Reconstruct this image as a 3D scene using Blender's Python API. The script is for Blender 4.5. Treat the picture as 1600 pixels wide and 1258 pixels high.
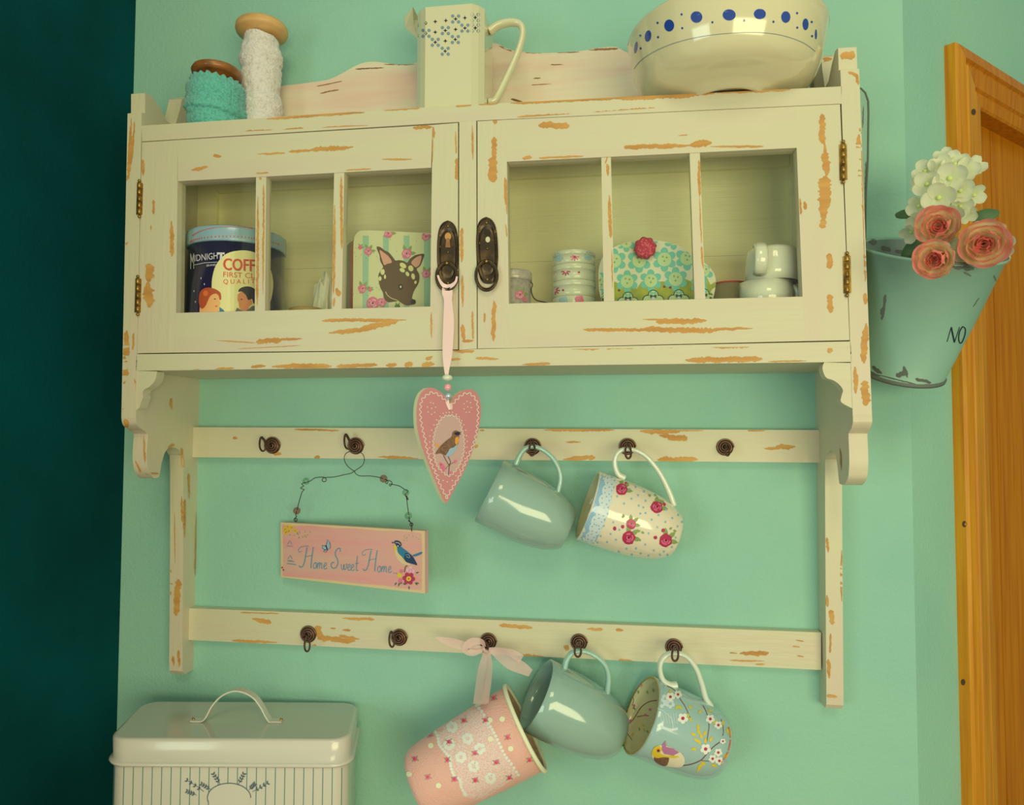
import bpy, bmesh, math, random
from mathutils import Vector, Matrix
from mathutils.bvhtree import BVHTree
from mathutils.geometry import tessellate_polygon
import mathutils.noise as mnoise

R = random.Random(7)
for o in list(bpy.data.objects): bpy.data.objects.remove(o)
SC = bpy.context.scene
COL = SC.collection

# ------------------------------------------------------------------ camera
F = 1157.52
CAM = Vector((.1775, -1.0061, -.0797))
yaw, pitch, roll = .1434, .0441, .0032
FW = Vector((-math.sin(yaw)*math.cos(pitch), math.cos(yaw)*math.cos(pitch), math.sin(pitch)))
_r = Vector((math.cos(yaw), math.sin(yaw), 0)); _u = _r.cross(FW)
RT = _r*math.cos(roll) + _u*math.sin(roll); UP = -_r*math.sin(roll) + _u*math.cos(roll)
cd = bpy.data.cameras.new('camera'); cam = bpy.data.objects.new('camera', cd); COL.objects.link(cam)
cd.sensor_width = 36; cd.lens = F*36/1600; cd.clip_start = .01
M = Matrix((RT, UP, -FW)).transposed().to_4x4(); M.translation = CAM
cam.matrix_world = M; SC.camera = cam

# ------------------------------------------------------------------ light
SC.view_settings.view_transform = 'Standard'; SC.view_settings.look = 'None'
SC.view_settings.gamma = 1; SC.view_settings.use_curve_mapping = False
SC.view_settings.exposure = -0.02
w = bpy.data.worlds.new('world'); SC.world = w; w.use_nodes = True
w.node_tree.nodes['Background'].inputs[0].default_value = (.66, .755, .54, 1)
w.node_tree.nodes['Background'].inputs[1].default_value = .50
def area(name, loc, target, sx, sy, power, col):
    l = bpy.data.lights.new(name, 'AREA'); l.shape = 'RECTANGLE'; l.size = sx; l.size_y = sy
    l.energy = power; l.color = col
    o = bpy.data.objects.new(name, l); COL.objects.link(o); o.location = loc
    o.rotation_euler = (Vector(target)-Vector(loc)).to_track_quat('-Z', 'Y').to_euler()
    return o
WC = (1, .91, .50)
# window behind the photographer, to the right and level with the cabinet, and its high lights above
area('window_light', (1.15, -2.6, -.30), (.30, 0, -.1), 1.7, 1.0, 36, WC)
for i in range(2):
    for j in range(2): area('high_window_light', (.2+i*.5, -2.7, 1.55+j*.5), (.15, 0, .1), .42, .42, 3.8, WC)
area('window_light_side', (-1.35, -2.5, -.3), (0, 0, -.1), 1.0, .9, 14, (.70, .88, .72))

# ------------------------------------------------------------------ unprojection of a pixel onto a plane
def ray(x, y): return (FW + RT*((x-800)/F) - UP*((y-629)/F))
def PY(x, y, Y): d = ray(x, y); return CAM + d*((Y-CAM.y)/d.y)
def PX(x, y, X): d = ray(x, y); return CAM + d*((X-CAM.x)/d.x)
def PZ(x, y, Z): d = ray(x, y); return CAM + d*((Z-CAM.z)/d.z)
def PP(x, y, P0, n): d = ray(x, y); return CAM + d*((P0-CAM).dot(n)/d.dot(n))
def pj(P):
    d = P-CAM; z = d.dot(FW); return (800+F*d.dot(RT)/z, 629-F*d.dot(UP)/z)
def mpp(P): return (P-CAM).dot(FW)/F      # metres per pixel at P

# ------------------------------------------------------------------ materials
LT = (.80, .76, .44)
def lin(c): c /= 255; return c/12.92 if c <= .04045 else ((c+.055)/1.055)**2.4
def ph(r, g, b, k=1.0): return tuple(min(.88, lin(v)/l*k) for v, l in zip((r, g, b), LT))
MATS = {}
def mat(name, col, rough=.5, metal=0, var=None, vs=20, stretch=(1,1,1), bump=0, bs=200, coat=0, amt=.5, lo=.35, hi=.7, spec=.5, coords='Object', sheen=0):
    m = bpy.data.materials.new(name); m.use_nodes = True; nt = m.node_tree; N = nt.nodes; L = nt.links
    b = N['Principled BSDF']; b.inputs['Roughness'].default_value = rough; b.inputs['Metallic'].default_value = metal
    b.inputs['Coat Weight'].default_value = coat; b.inputs['Coat Roughness'].default_value = .08
    b.inputs['Specular IOR Level'].default_value = spec
    b.inputs['Sheen Weight'].default_value = sheen
    b.inputs['Base Color'].default_value = (*col, 1)
    tc = N.new('ShaderNodeTexCoord'); mp = N.new('ShaderNodeMapping'); mp.inputs['Scale'].default_value = stretch
    L.new(tc.outputs[coords], mp.inputs[0])
    if var:
        n = N.new('ShaderNodeTexNoise'); n.inputs['Scale'].default_value = vs; n.inputs['Detail'].default_value = 5
        L.new(mp.outputs[0], n.inputs['Vector'])
        r = N.new('ShaderNodeValToRGB'); r.color_ramp.elements[0].position = lo; r.color_ramp.elements[1].position = hi
        r.color_ramp.elements[0].color = (*col, 1)
        r.color_ramp.elements[1].color = (*[a*(1-amt)+c*amt for a, c in zip(col, var)], 1)
        L.new(n.outputs[0], r.inputs[0]); L.new(r.outputs[0], b.inputs['Base Color'])
    if bump:
        n2 = N.new('ShaderNodeTexNoise'); n2.inputs['Scale'].default_value = bs; n2.inputs['Detail'].default_value = 3
        L.new(mp.outputs[0], n2.inputs['Vector'])
        bp = N.new('ShaderNodeBump'); bp.inputs['Strength'].default_value = bump; bp.inputs['Distance'].default_value = .002
        L.new(n2.outputs[0], bp.inputs['Height']); L.new(bp.outputs[0], b.inputs['Normal'])
    MATS[name] = m; return m
def M_(n): return MATS[n]

mat('wall_paint', ph(138,180,132), .8, var=ph(127,172,130), vs=6, bump=.35, bs=260, amt=.8)
mat('wall_teal', ph(0,70,60), .95, spec=.1, var=ph(0,54,46), vs=5, bump=.3, bs=260, amt=1)
mat('paint', ph(192,183,126), .45, var=ph(194,172,128), vs=9, stretch=(.35,1,3), bump=.25, bs=60, amt=.7, lo=.45, hi=.75)
mat('paint_v', ph(192,183,126), .45, var=ph(196,172,130), vs=9, stretch=(3,1,.35), bump=.25, bs=60, amt=.7, lo=.45, hi=.75)
mat('paint_pink', ph(203,188,134), .55, var=ph(205,160,120), vs=11, stretch=(.35,1,4), bump=.4, bs=60, amt=.8, lo=.4, hi=.7)
mat('paint_inner_lit', ph(218,208,134), .5, var=ph(182,172,104), vs=9, stretch=(.25,1,5), bump=.3, bs=70, amt=.5, lo=.55, hi=.85)  # same cabinet paint, lightened because too little light reaches inside
mat('bare_wood', ph(192,142,62), .65, var=ph(168,114,44), vs=30, stretch=(.5,1,3), amt=.9)
mat('bare_wood_dark', ph(150,100,50), .65, var=ph(110,70,34), vs=30, stretch=(.5,1,3), amt=.9)
mat('gap', (.03,.025,.015), .9)
mat('bronze', ph(72,58,36,.9), .35, metal=.75, var=ph(130,98,48), vs=60, amt=.8, lo=.5, hi=.8, bump=.2, bs=120)
mat('brass', ph(170,130,50), .3, metal=.8, var=ph(70,50,20), vs=80, amt=.8)
mat('brown_metal', ph(66,44,30), .38, metal=.45, var=ph(104,74,46), vs=150, amt=.8)
mat('pine', ph(192,130,22), .4, var=ph(170,98,14), vs=14, stretch=(9,9,.45), amt=.9, bump=.12, bs=60, spec=.25)
mat('pine_dark', ph(184,112,8), .4, var=ph(158,86,3), vs=14, stretch=(9,9,.45), amt=.9, spec=.2)
mat('knot', ph(72,46,22), .6)
mat('cream_glaze', ph(198,190,128), .12, coat=.6)
mat('bowl_glaze', ph(204,192,128), .1, coat=.8)
mat('blue_dot', ph(36,64,118), .15, coat=.5)
mat('blue_line', ph(110,120,110), .2)
mat('ink', ph(30,38,42), .3)
mat('grey_petal', ph(112,132,118), .3)
mat('mug_blue', ph(138,164,126), .12, coat=.7)
mat('mug_cream', ph(214,200,146), .12, coat=.7)
mat('mug_handle', ph(206,208,158), .12, coat=.7)
mat('mug_handle_blue', ph(152,184,142), .12, coat=.7)
mat('mug_band', ph(134,168,160), .15, coat=.5)
mat('mug_lace', ph(190,198,170), .3)
mat('mug_sky', ph(148,174,142), .12, coat=.7)
mat('mug_in', ph(196,188,120), .2, coat=.4)
mat('gold', ph(190,150,60), .25, metal=.7)
mat('rose_red', ph(168,46,66), .35); mat('rose_pink', ph(206,104,112), .35); mat('rose_light', ph(222,160,150), .35)
mat('rose_bright', ph(206,62,72), .5)
mat('rose_deep', ph(120,26,44), .35)
mat('leaf_print', ph(128,150,72), .4); mat('leaf_dark', ph(70,100,60), .4)
mat('dot_blue', ph(134,170,150), .3)
mat('yellow', ph(206,176,40), .35); mat('yellow_leaf', ph(190,176,60), .35)
mat('white_print', ph(214,212,178), .35); mat('orange', ph(204,104,44), .35)
mat('brown_branch', ph(112,72,62), .4); mat('purple', ph(168,108,120), .4)
mat('sign_pink', ph(208,142,116), .6, var=ph(200,158,118), vs=14, stretch=(.5,1,6), amt=.9, bump=.15, bs=80)
mat('sign_edge', ph(204,176,112), .6); mat('sign_side', ph(206,154,128), .6)
mat('sign_ink', ph(84,134,128), .5)
mat('teal_ink', ph(40,110,116), .5); mat('navy', ph(30,52,72), .5)
mat('heart_pink', ph(186,118,102), .5, var=ph(190,124,108), vs=30); mat('heart_edge', ph(222,214,140), .6)
mat('heart_oval', ph(184,148,120), .5); mat('heart_line', ph(210,196,150), .5)
mat('bird_brown', ph(128,92,58), .5, var=ph(88,60,40), vs=300, amt=.9); mat('bird_orange', ph(212,140,44), .5); mat('bird_blue', ph(140,164,152), .5)
mat('brown_metal_light', ph(112,82,54), .35, metal=.5)
mat('wire', ph(64,50,40), .4, metal=.5)
mat('bead_clear', ph(200,204,150), .08, coat=1); mat('bead_pink', ph(222,150,130), .1, coat=1); mat('bead_silver', ph(170,180,160), .1, metal=.4, coat=1)
mat('ribbon', ph(228,184,150), .35, sheen=.3)
mat('tin_body', ph(197,187,143), .22, coat=.4); mat('tin_top', ph(186,178,134), .16, coat=.5)
mat('tin_stripe', ph(92,130,100), .3); mat('tin_sprig', ph(84,96,88), .3)
mat('coffee_lid', ph(132,160,142), .25, coat=.3); mat('coffee_navy', ph(36,30,50), .25, coat=.4)
mat('coffee_disc', ph(212,200,120), .3); mat('red_print', ph(196,70,40), .4); mat('white_ink', ph(196,190,160), .4)
mat('skin', ph(220,160,84), .5); mat('hair_red', ph(170,72,30), .5); mat('hair_black', ph(34,30,30), .4); mat('skin_dark', ph(196,120,66), .5)
mat('suit', ph(96,96,74), .5)
mat('fawn_cream', ph(202,198,132), .3, coat=.3); mat('fawn_stripe', ph(146,180,130), .3); mat('fawn_red', ph(206,64,36), .35)
mat('fawn', ph(92,66,40), .4); mat('fawn_dark', ph(40,34,28), .4); mat('fawn_ear', ph(206,148,108), .4); mat('fawn_spot', ph(206,200,118), .4)
mat('grey_tin', ph(140,128,84), .35, metal=.2)
mat('clip_tin', ph(168,156,118), .3, metal=.1, var=ph(196,184,150), vs=240, amt=.9)
mat('washi', ph(196,192,140), .25, coat=.4); mat('flower_blue', ph(150,176,150), .35)
mat('cup_cream', ph(206,200,146), .35); mat('cup_turq', ph(104,178,134), .35); mat('cup_center', ph(178,196,122), .35)
mat('cup_green', ph(132,140,36), .4, var=ph(168,166,36), vs=60, amt=.9); mat('cup_dark', ph(40,60,44), .4)
mat('pom', ph(176,40,56), .7, var=ph(214,92,92), vs=420, amt=1, lo=.5, hi=.6, bump=.6, bs=400)
mat('china', ph(220,214,162), .08, coat=.8)
mat('low_tin', ph(150,136,84), .5)
mat('paper', ph(214,208,150), .5)
mat('wood_lid', ph(176,140,70), .5)
mat('spool_wood', ph(204,160,84), .45, var=ph(182,134,62), vs=30, stretch=(1,1,5), amt=.9)
mat('spool_wood_dark', ph(150,92,32), .4, var=ph(110,62,20), vs=60, amt=.9, coat=.3)
mat('lace', ph(210,200,160), .9, var=ph(184,170,130), vs=260, amt=.9, lo=.52, hi=.74, bump=1, bs=330, sheen=.3)
mat('crochet', ph(96,172,132), .9, var=ph(66,140,104), vs=340, amt=.8, lo=.45, hi=.7, bump=1, bs=300, sheen=.3)
mat('bucket_paint', ph(124,158,116), .42, var=ph(134,172,130), vs=9, bump=.12, bs=120, coat=.1)
mat('bucket_wear', ph(92,98,74), .6); mat('bucket_inside', ph(112,130,104), .5)
mat('cloth', ph(222,166,128), .9, var=ph(214,156,118), vs=60, bump=.5, bs=500, sheen=.2)
mat('cloth_lace', ph(230,196,160), .9, var=ph(222,172,134), vs=700, amt=1, lo=.45, hi=.55, bump=.5, bs=600)
mat('piping', ph(222,214,150), .8); mat('cloth_in', ph(176,150,96), .9, var=ph(140,110,70), vs=200, bump=.4)
mat('worktop', ph(150,110,60), .4, var=ph(130,90,44), vs=10, stretch=(.3,3,1)); mat('floor', ph(140,110,80), .6, var=ph(120,90,60), vs=8, stretch=(.3,3,1))
mat('hydrangea_center', ph(190,200,90), .6); mat('leaf', ph(64,92,44), .5)

def glassmat(name, tint, ior=1.45, base=.93, rough=.02, extra=0.0):
    m = bpy.data.materials.new(name); m.use_nodes = True; N = m.node_tree.nodes; L = m.node_tree.links
    for n in list(N): N.remove(n)
    out = N.new('ShaderNodeOutputMaterial'); mx = N.new('ShaderNodeMixShader'); t = N.new('ShaderNodeBsdfTransparent'); g = N.new('ShaderNodeBsdfGlossy')
    t.inputs[0].default_value = (*[c*base for c in tint], 1); g.inputs['Roughness'].default_value = rough
    fr = N.new('ShaderNodeLayerWeight'); fr.inputs[0].default_value = .5      # thin pane: Schlick's curve, the same from both sides
    pw = N.new('ShaderNodeMath'); pw.operation = 'POWER'; pw.inputs[1].default_value = 5; L.new(fr.outputs['Facing'], pw.inputs[0])
    f0 = ((ior-1)/(ior+1))**2+extra; ad = N.new('ShaderNodeMath'); ad.operation = 'MULTIPLY_ADD'; ad.inputs[1].default_value = 1-f0; ad.inputs[2].default_value = f0; L.new(pw.outputs[0], ad.inputs[0])
    L.new(ad.outputs[0], mx.inputs[0]); L.new(t.outputs[0], mx.inputs[1]); L.new(g.outputs[0], mx.inputs[2]); L.new(mx.outputs[0], out.inputs[0])
    MATS[name] = m
glassmat('pane_glass', (.98, .99, .96), base=.985)
glassmat('bead_glass', (.85, .95, .85), ior=1.25, base=.88, extra=.03, rough=.08)
glassmat('bead_glass_pink', (.98, .66, .60), ior=1.25, base=.9, extra=.03, rough=.08)
def sheer(name, col, a):
    m = bpy.data.materials.new(name); m.use_nodes = True; N = m.node_tree.nodes; L = m.node_tree.links
    b = N['Principled BSDF']; b.inputs['Base Color'].default_value = (*col, 1); b.inputs['Roughness'].default_value = .5
    b.inputs['Alpha'].default_value = a
    MATS[name] = m
sheer('organza', ph(214,176,140), .62)
def petalmat(name, c0, c1, p0=.35, p1=.95):
    m = bpy.data.materials.new(name); m.use_nodes = True; N = m.node_tree.nodes; L = m.node_tree.links
    b = N['Principled BSDF']; b.inputs['Roughness'].default_value = .6
    b.inputs['Subsurface Weight'].default_value = .0
    tc = N.new('ShaderNodeTexCoord'); s = N.new('ShaderNodeSeparateXYZ'); r = N.new('ShaderNodeValToRGB')
    n = N.new('ShaderNodeTexNoise'); n.inputs['Scale'].default_value = 4; a = N.new('ShaderNodeMath'); a.operation = 'MULTIPLY_ADD'; a.inputs[1].default_value = .35
    L.new(tc.outputs['Generated'], s.inputs[0]); L.new(tc.outputs['Generated'], n.inputs[0]); L.new(n.outputs[0], a.inputs[0]); L.new(s.outputs[2], a.inputs[2])
    r.color_ramp.elements[0].position = p0+.15; r.color_ramp.elements[1].position = p1+.15
    r.color_ramp.elements[0].color = (*c0, 1); r.color_ramp.elements[1].color = (*c1, 1)
    L.new(a.outputs[0], r.inputs[0]); L.new(r.outputs[0], b.inputs[0]); MATS[name] = m
    tr = N.new('ShaderNodeBsdfTranslucent'); mx = N.new('ShaderNodeMixShader'); mx.inputs[0].default_value = .38
    L.new(r.outputs[0], tr.inputs[0]); L.new(b.outputs[0], mx.inputs[1]); L.new(tr.outputs[0], mx.inputs[2]); L.new(mx.outputs[0], N['Material Output'].inputs[0])
petalmat('rose_petal', (.96,.82,.55), (.95,.38,.36), .62, 1.15)
petalmat('rose_heart', (.95,.66,.48), (.93,.32,.30), .35, 1.1)
petalmat('white_petal', ph(180,186,100), ph(216,212,152), .05, .45)

# ------------------------------------------------------------------ mesh builder
class MB:
    def __init__(s): s.v = []; s.f = []; s.m = []; s.ms = []; s.sm = []; s._b = None
    def mi(s, m):
        if m not in s.ms: s.ms.append(m)
        return s.ms.index(m)
    def add(s, vs, fs, m, smooth=False):
        k = len(s.v); s.v += [Vector(a) for a in vs]; i = s.mi(m)
        for f in fs: s.f.append([a+k for a in f]); s.m.append(i); s.sm.append(smooth)
        return s
    def box(s, x0, x1, y0, y1, z0, z1, m):
        v = [(x, y, z) for x in (x0, x1) for y in (y0, y1) for z in (z0, z1)]
        return s.add(v, [(0,1,3,2),(4,6,7,5),(0,4,5,1),(2,3,7,6),(0,2,6,4),(1,5,7,3)], m)
    def ext(s, poly, vec, m, side=None, smooth=False):
        """closed polygon (3-D points) pushed along vec"""
        n = len(poly); vec = Vector(vec); a = [Vector(p) for p in poly]; b = [p+vec for p in a]
        t = tessellate_polygon([a])
        s.add(a, [tuple(x) for x in t], m)
        s.add(b, [tuple(reversed(x)) for x in t], m)
        s.add(a+b, [(i, (i+1) % n, n+(i+1) % n, n+i) for i in range(n)], side or m, smooth); return s
    def lathe(s, prof, o, ax, m, seg=48, f=None, mats=None, smooth=True, ref=None):
        ax = Vector(ax).normalized(); o = Vector(o)
        e = (ref or (Vector((0,-1,0)) if abs(ax.y) < .9 else Vector((1,0,0)))); e = (e-ax*e.dot(ax)).normalized(); g = ax.cross(e)
        v = []
        for k, (t, r) in enumerate(prof):
            for j in range(seg):
                th = 2*math.pi*j/seg; rr, tt = (r, t) if f is None else f(r, t, th, k)
                v.append(o+ax*tt+(e*math.cos(th)+g*math.sin(th))*rr)
        for k in range(len(prof)-1):
            fs = [(k*seg+j, k*seg+(j+1) % seg, (k+1)*seg+(j+1) % seg, (k+1)*seg+j) for j in range(seg)]
            i = s.mi(mats[k] if mats else m)
            if k == 0: base = len(s.v); s.v += v
            for q in fs: s.f.append([a+base for a in q]); s.m.append(i); s.sm.append(smooth)
        return s
    def tube(s, pts, r, m, seg=8, closed=False, flat=None, up=None):
        """swept tube; r number or list; flat=(a,b) section multipliers"""
        pts = [Vector(p) for p in pts]; n = len(pts); rr = r if isinstance(r, (list, tuple)) else [r]*n
        v = []; pu = Vector(up) if up else None
        for i, p in enumerate(pts):
            a = pts[(i-1) % n] if (closed or i > 0) else p; b = pts[(i+1) % n] if (closed or i < n-1) else p
            t = (b-a).normalized()
            if pu is None: pu = t.orthogonal()
            if up: pu = Vector(up)
            u = (pu-t*pu.dot(t)).normalized(); pu = u; q = t.cross(u)
            fa, fb = flat or (1, 1)
            for j in range(seg):
                th = 2*math.pi*j/seg; v.append(p+(u*math.cos(th)*fa+q*math.sin(th)*fb)*rr[i])
        fs = []
        for i in range(n if closed else n-1):
            for j in range(seg): fs.append((i*seg+j, i*seg+(j+1) % seg, ((i+1) % n)*seg+(j+1) % seg, ((i+1) % n)*seg+j))
        if not closed: fs += [tuple(range(seg))[::-1], tuple((n-1)*seg+j for j in range(seg))]
        return s.add(v, fs, m, True)
    def ball(s, c, r, m, seg=14, sc=(1,1,1), ax=(0,0,1)):
        k = seg//2; pr = [(-math.cos(math.pi*i/k)*r*sc[2], max(1e-5, math.sin(math.pi*i/k)*r*sc[0])) for i in range(k+1)]
        return s.lathe(pr, c, ax, m, seg)
    def bvh(s):
        if s._b is None: s._b = BVHTree.FromPolygons([tuple(v) for v in s.v], s.f)
        return s._b
    def D(s, poly, m, lvl=1, lim=8, tris=None):
        """flat print or wear: a pixel polygon laid on the surface, lvl * 0.15 mm proud"""
        if tris is None:
            t = tessellate_polygon([[Vector((a, b, 0)) for a, b in poly]]); tris = [[poly[i] for i in x] for x in t]
        st = [t for t in tris]; out = []
        while st:
            t = st.pop(); e = [(math.dist(t[i], t[(i+1) % 3]), i) for i in range(3)]; l, i = max(e)
            if l > lim and len(out) < 4000:
                a, b, c = t[i], t[(i+1) % 3], t[(i+2) % 3]; mdl = ((a[0]+b[0])/2, (a[1]+b[1])/2)
                st += [(a, mdl, c), (mdl, b, c)]
            else: out.append(t)
        bv = s.bvh(); cache = {}; vs = []; fs = []
        def hit(p):
            k = (round(p[0], 3), round(p[1], 3))
            if k not in cache:
                h = bv.ray_cast(CAM, ray(*p).normalized())
                if h[0] is None: cache[k] = None
                else:
                    n = h[1]; n = -n if n.dot(h[0]-CAM) > 0 else n
                    cache[k] = len(vs); vs.append(h[0]+n*(.00015*lvl))
            return cache[k]
        for t in out:
            q = [hit(p) for p in t]
            if None in q or len(set(q)) < 3: continue
            L = [vs[a] for a in q]
            if max((L[0]-L[1]).length, (L[1]-L[2]).length, (L[2]-L[0]).length) > .0035*lim/2+.01: continue
            if (L[1]-L[0]).cross(L[2]-L[0]).dot(CAM-L[0]) < 0: q = q[::-1]
            fs.append(tuple(q))
        if fs: s.add(vs, fs, m)
        return s
    def stroke(s, pts, w, m, lvl=2, lim=10):
        n = len(pts); L = []; Rr = []
        for i, p in enumerate(pts):
            a = pts[max(i-1, 0)]; b = pts[min(i+1, n-1)]; d = math.hypot(b[0]-a[0], b[1]-a[1]) or 1
            nx, ny = -(b[1]-a[1])/d*w/2, (b[0]-a[0])/d*w/2
            L.append((p[0]+nx, p[1]+ny)); Rr.append((p[0]-nx, p[1]-ny))
        tr = []
        for i in range(n-1): tr += [(L[i], L[i+1], Rr[i+1]), (L[i], Rr[i+1], Rr[i])]
        return s.D(None, m, lvl, lim, tris=tr)
    def build(s, name, parent=None, bevel=0, world=True, origin=None):
        me = bpy.data.meshes.new(name)
        o = bpy.data.objects.new(name, me); COL.objects.link(o)
        off = Vector(origin) if origin is not None else (sum(s.v, Vector())/max(1, len(s.v)))
        me.from_pydata([tuple(v-off) for v in s.v], [], s.f)
        for m in s.ms: me.materials.append(MATS[m])
        me.polygons.foreach_set('material_index', s.m); me.polygons.foreach_set('use_smooth', s.sm)
        me.update(); o.location = off
        if parent: o.parent = parent; o.location = off-wloc(parent)
        if bevel:
            b = o.modifiers.new('bevel', 'BEVEL'); b.width = bevel; b.segments = 2; b.limit_method = 'ANGLE'; b.angle_limit = math.radians(50)
        return o
def wloc(o):
    v = Vector(o.location)
    while o.parent: o = o.parent; v += o.location
    return v
def thing(name, label, cat, loc, group=None):
    o = bpy.data.objects.new(name, None); COL.objects.link(o); o.location = loc; o.empty_display_size = .01
    o['label'] = label; o['category'] = cat
    if group: o['group'] = group
    return o
def tag(o, label, cat, group=None):
    o['label'] = label; o['category'] = cat
    if group: o['group'] = group
    return o
def struct(o): o['kind'] = 'structure'; return o
# pixel shapes
def ell(cx, cy, rx, ry=None, rot=0, n=16):
    ry = ry or rx; c, s_ = math.cos(rot), math.sin(rot)
    return [(cx+rx*math.cos(a)*c-ry*math.sin(a)*s_, cy+rx*math.cos(a)*s_+ry*math.sin(a)*c) for a in [2*math.pi*i/n for i in range(n)]]
def blob(cx, cy, r, n=12, j=.18): return [(cx+r*(1+R.uniform(-j, j))*math.cos(2*math.pi*i/n), cy+r*(1+R.uniform(-j, j))*math.sin(2*math.pi*i/n)) for i in range(n)]
def leafp(cx, cy, l, w, a):
    c, s_ = math.cos(a), math.sin(a); p = [(0, 0), (.3, .5), (.6, .45), (1, 0), (.6, -.45), (.3, -.5)]
    return [(cx+l*u*c-w*v*s_, cy+l*u*s_+w*v*c) for u, v in p]
def smooth(pts, k=6, closed=False):
    out = []; n = len(pts)
    for i in range(n if closed else n-1):
        g = (lambda q: pts[q % n]) if closed else (lambda q: pts[min(max(q, 0), n-1)])
        p0, p1, p2, p3 = g(i-1), g(i), g(i+1), g(i+2)
        for j in range(k):
            t = j/k
            out.append(tuple(.5*(2*b+(c-a)*t+(2*a-5*b+4*c-d)*t*t+(3*b-a-3*c+d)*t**3) for a, b, c, d in zip(p0, p1, p2, p3)))
    if not closed: out.append(tuple(pts[-1]))
    return out
def crop(s, ox, oy, *pts): return [(ox+a/s, oy+b/s) for a, b in pts]
_tc = {}
def text_tris(txt):
    if txt in _tc: return _tc[txt]
    c = bpy.data.curves.new('t', 'FONT'); c.body = txt; c.resolution_u = 3; o = bpy.data.objects.new('t', c); COL.objects.link(o)
    bpy.context.view_layer.update(); dg = bpy.context.evaluated_depsgraph_get(); e = o.evaluated_get(dg); me = e.to_mesh(); me.calc_loop_triangles()
    t = [[(me.vertices[i].co.x, me.vertices[i].co.y) for i in lt.vertices] for lt in me.loop_triangles]; e.to_mesh_clear()
    bpy.data.objects.remove(o); bpy.data.curves.remove(c)
    x0 = min(p[0] for q in t for p in q); x1 = max(p[0] for q in t for p in q); y0 = min(p[1] for q in t for p in q); y1 = max(p[1] for q in t for p in q)
    _tc[txt] = [[((a-x0)/(x1-x0), (b-y0)/(y1-y0)) for a, b in q] for q in t]; return _tc[txt]
def put_text(mb, txt, bl, br, h, m, lvl=2, shear=0, curve=0):
    """text between pixel points bl and br (baseline), cap height h px"""
    tr = [[(bl[0]+(br[0]-bl[0])*u+shear*v*h, bl[1]+(br[1]-bl[1])*u-v*h-curve*4*u*(1-u)) for u, v in q] for q in text_tris(txt)]
    mb.D(None, m, lvl, 8, tris=tr)
def rose_print(mb, cx, cy, r, lvl=2, dark='rose_deep', mid='rose_red', light='rose_pink', leaves=2, la=None):
    for i in range(leaves):
        a = (la if la is not None else -1.9)+i*.9; mb.D(leafp(cx+r*.6*math.cos(a), cy+r*.6*math.sin(a), r*1.3, r*.7, a), 'leaf_print', lvl)
    mb.D(blob(cx, cy, r, 12, .14), mid, lvl+1)
    if r > 3.5:
        for i in range(5):
            a = R.uniform(0, 6.28); q = r*.62
            mb.stroke([(cx+q*math.cos(a+t), cy+q*math.sin(a+t)*.9) for t in (0, .5, 1)], r*.22, light, lvl+2)
        mb.stroke([(cx+r*.3*math.cos(t), cy+r*.3*math.sin(t)) for t in (0, 1, 2, 3, 4)], r*.18, light, lvl+3)
        mb.D(ell(cx, cy, r*.16, n=8), dark, lvl+3)
def small_flower(mb, cx, cy, r, m, mc, lvl=3, n=5, rc=.35):
    for i in range(n):
        a = 2*math.pi*i/n+.3; mb.D(ell(cx+r*.62*math.cos(a), cy+r*.62*math.sin(a), r*.45, n=8), m, lvl)
    mb.D(ell(cx, cy, r*rc, n=8), mc, lvl+1)
# chips of worn paint
def clip(poly, cl):
    ar = sum(cl[i][0]*cl[(i+1) % len(cl)][1]-cl[(i+1) % len(cl)][0]*cl[i][1] for i in range(len(cl)))
    sg = 1 if ar > 0 else -1
    for i in range(len(cl)):
        a, b = cl[i], cl[(i+1) % len(cl)]; out = []
        ins = lambda p: sg*((b[0]-a[0])*(p[1]-a[1])-(b[1]-a[1])*(p[0]-a[0])) >= 0
        for j in range(len(poly)):
            p, q = poly[j-1], poly[j]
            if ins(p) != ins(q):
                d1 = (b[0]-a[0])*(p[1]-a[1])-(b[1]-a[1])*(p[0]-a[0]); d2 = (b[0]-a[0])*(q[1]-a[1])-(b[1]-a[1])*(q[0]-a[0]); t = d1/(d1-d2)
                out.append((p[0]+(q[0]-p[0])*t, p[1]+(q[1]-p[1])*t))
            if ins(q): out.append(q)
        poly = out
        if len(poly) < 3: return []
    return poly
def chip(x0, y0, x1, y1, w):
    """jagged outline of one flake of bare wood"""
    L = math.hypot(x1-x0, y1-y0); n = max(5, int(L/2.6)); dx, dy = (x1-x0)/L, (y1-y0)/L; a = []; b = []
    w0 = w; j = R.uniform(-1, 1); e0, e1 = R.choice((2.5, 6, 9)), R.choice((2.5, 6, 9))
    for i in range(n+1):
        t = i/n; env = min(1, e0*t+.22, e1*(1-t)+.22); j = .55*j+.55*R.uniform(-1, 1)
        up = w0*.5*env*(1+.55*j+R.uniform(-.25, .25)); dn = w0*.5*env*(1-.35*j+R.uniform(-.3, .3))
        px, py = x0+(x1-x0)*t, y0+(y1-y0)*t
        a.append((px-dy*up, py+dx*up)); b.append((px+dy*dn, py-dx*dn))
    return a+b[::-1]
def board(name, parent, px, Y, th, chips=(), m='paint', bevel=.0007, lvl=1, cm='bare_wood'):
    mb = MB(); mb.ext([PY(x, y, Y) for x, y in px], (0, th, 0), m)
    for ci, c in enumerate(chips):
        p = clip(chip(*c), px)
        if len(p) > 2: 
            v = [PY(x, y, Y) for x, y in p]; v = [q+Vector((0, -.00012-.00003*ci, 0)) for q in v]
            t = tessellate_polygon([v]); mb.add(v, [tuple(a) for a in t], cm)
    return mb.build(name, parent, bevel)
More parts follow.
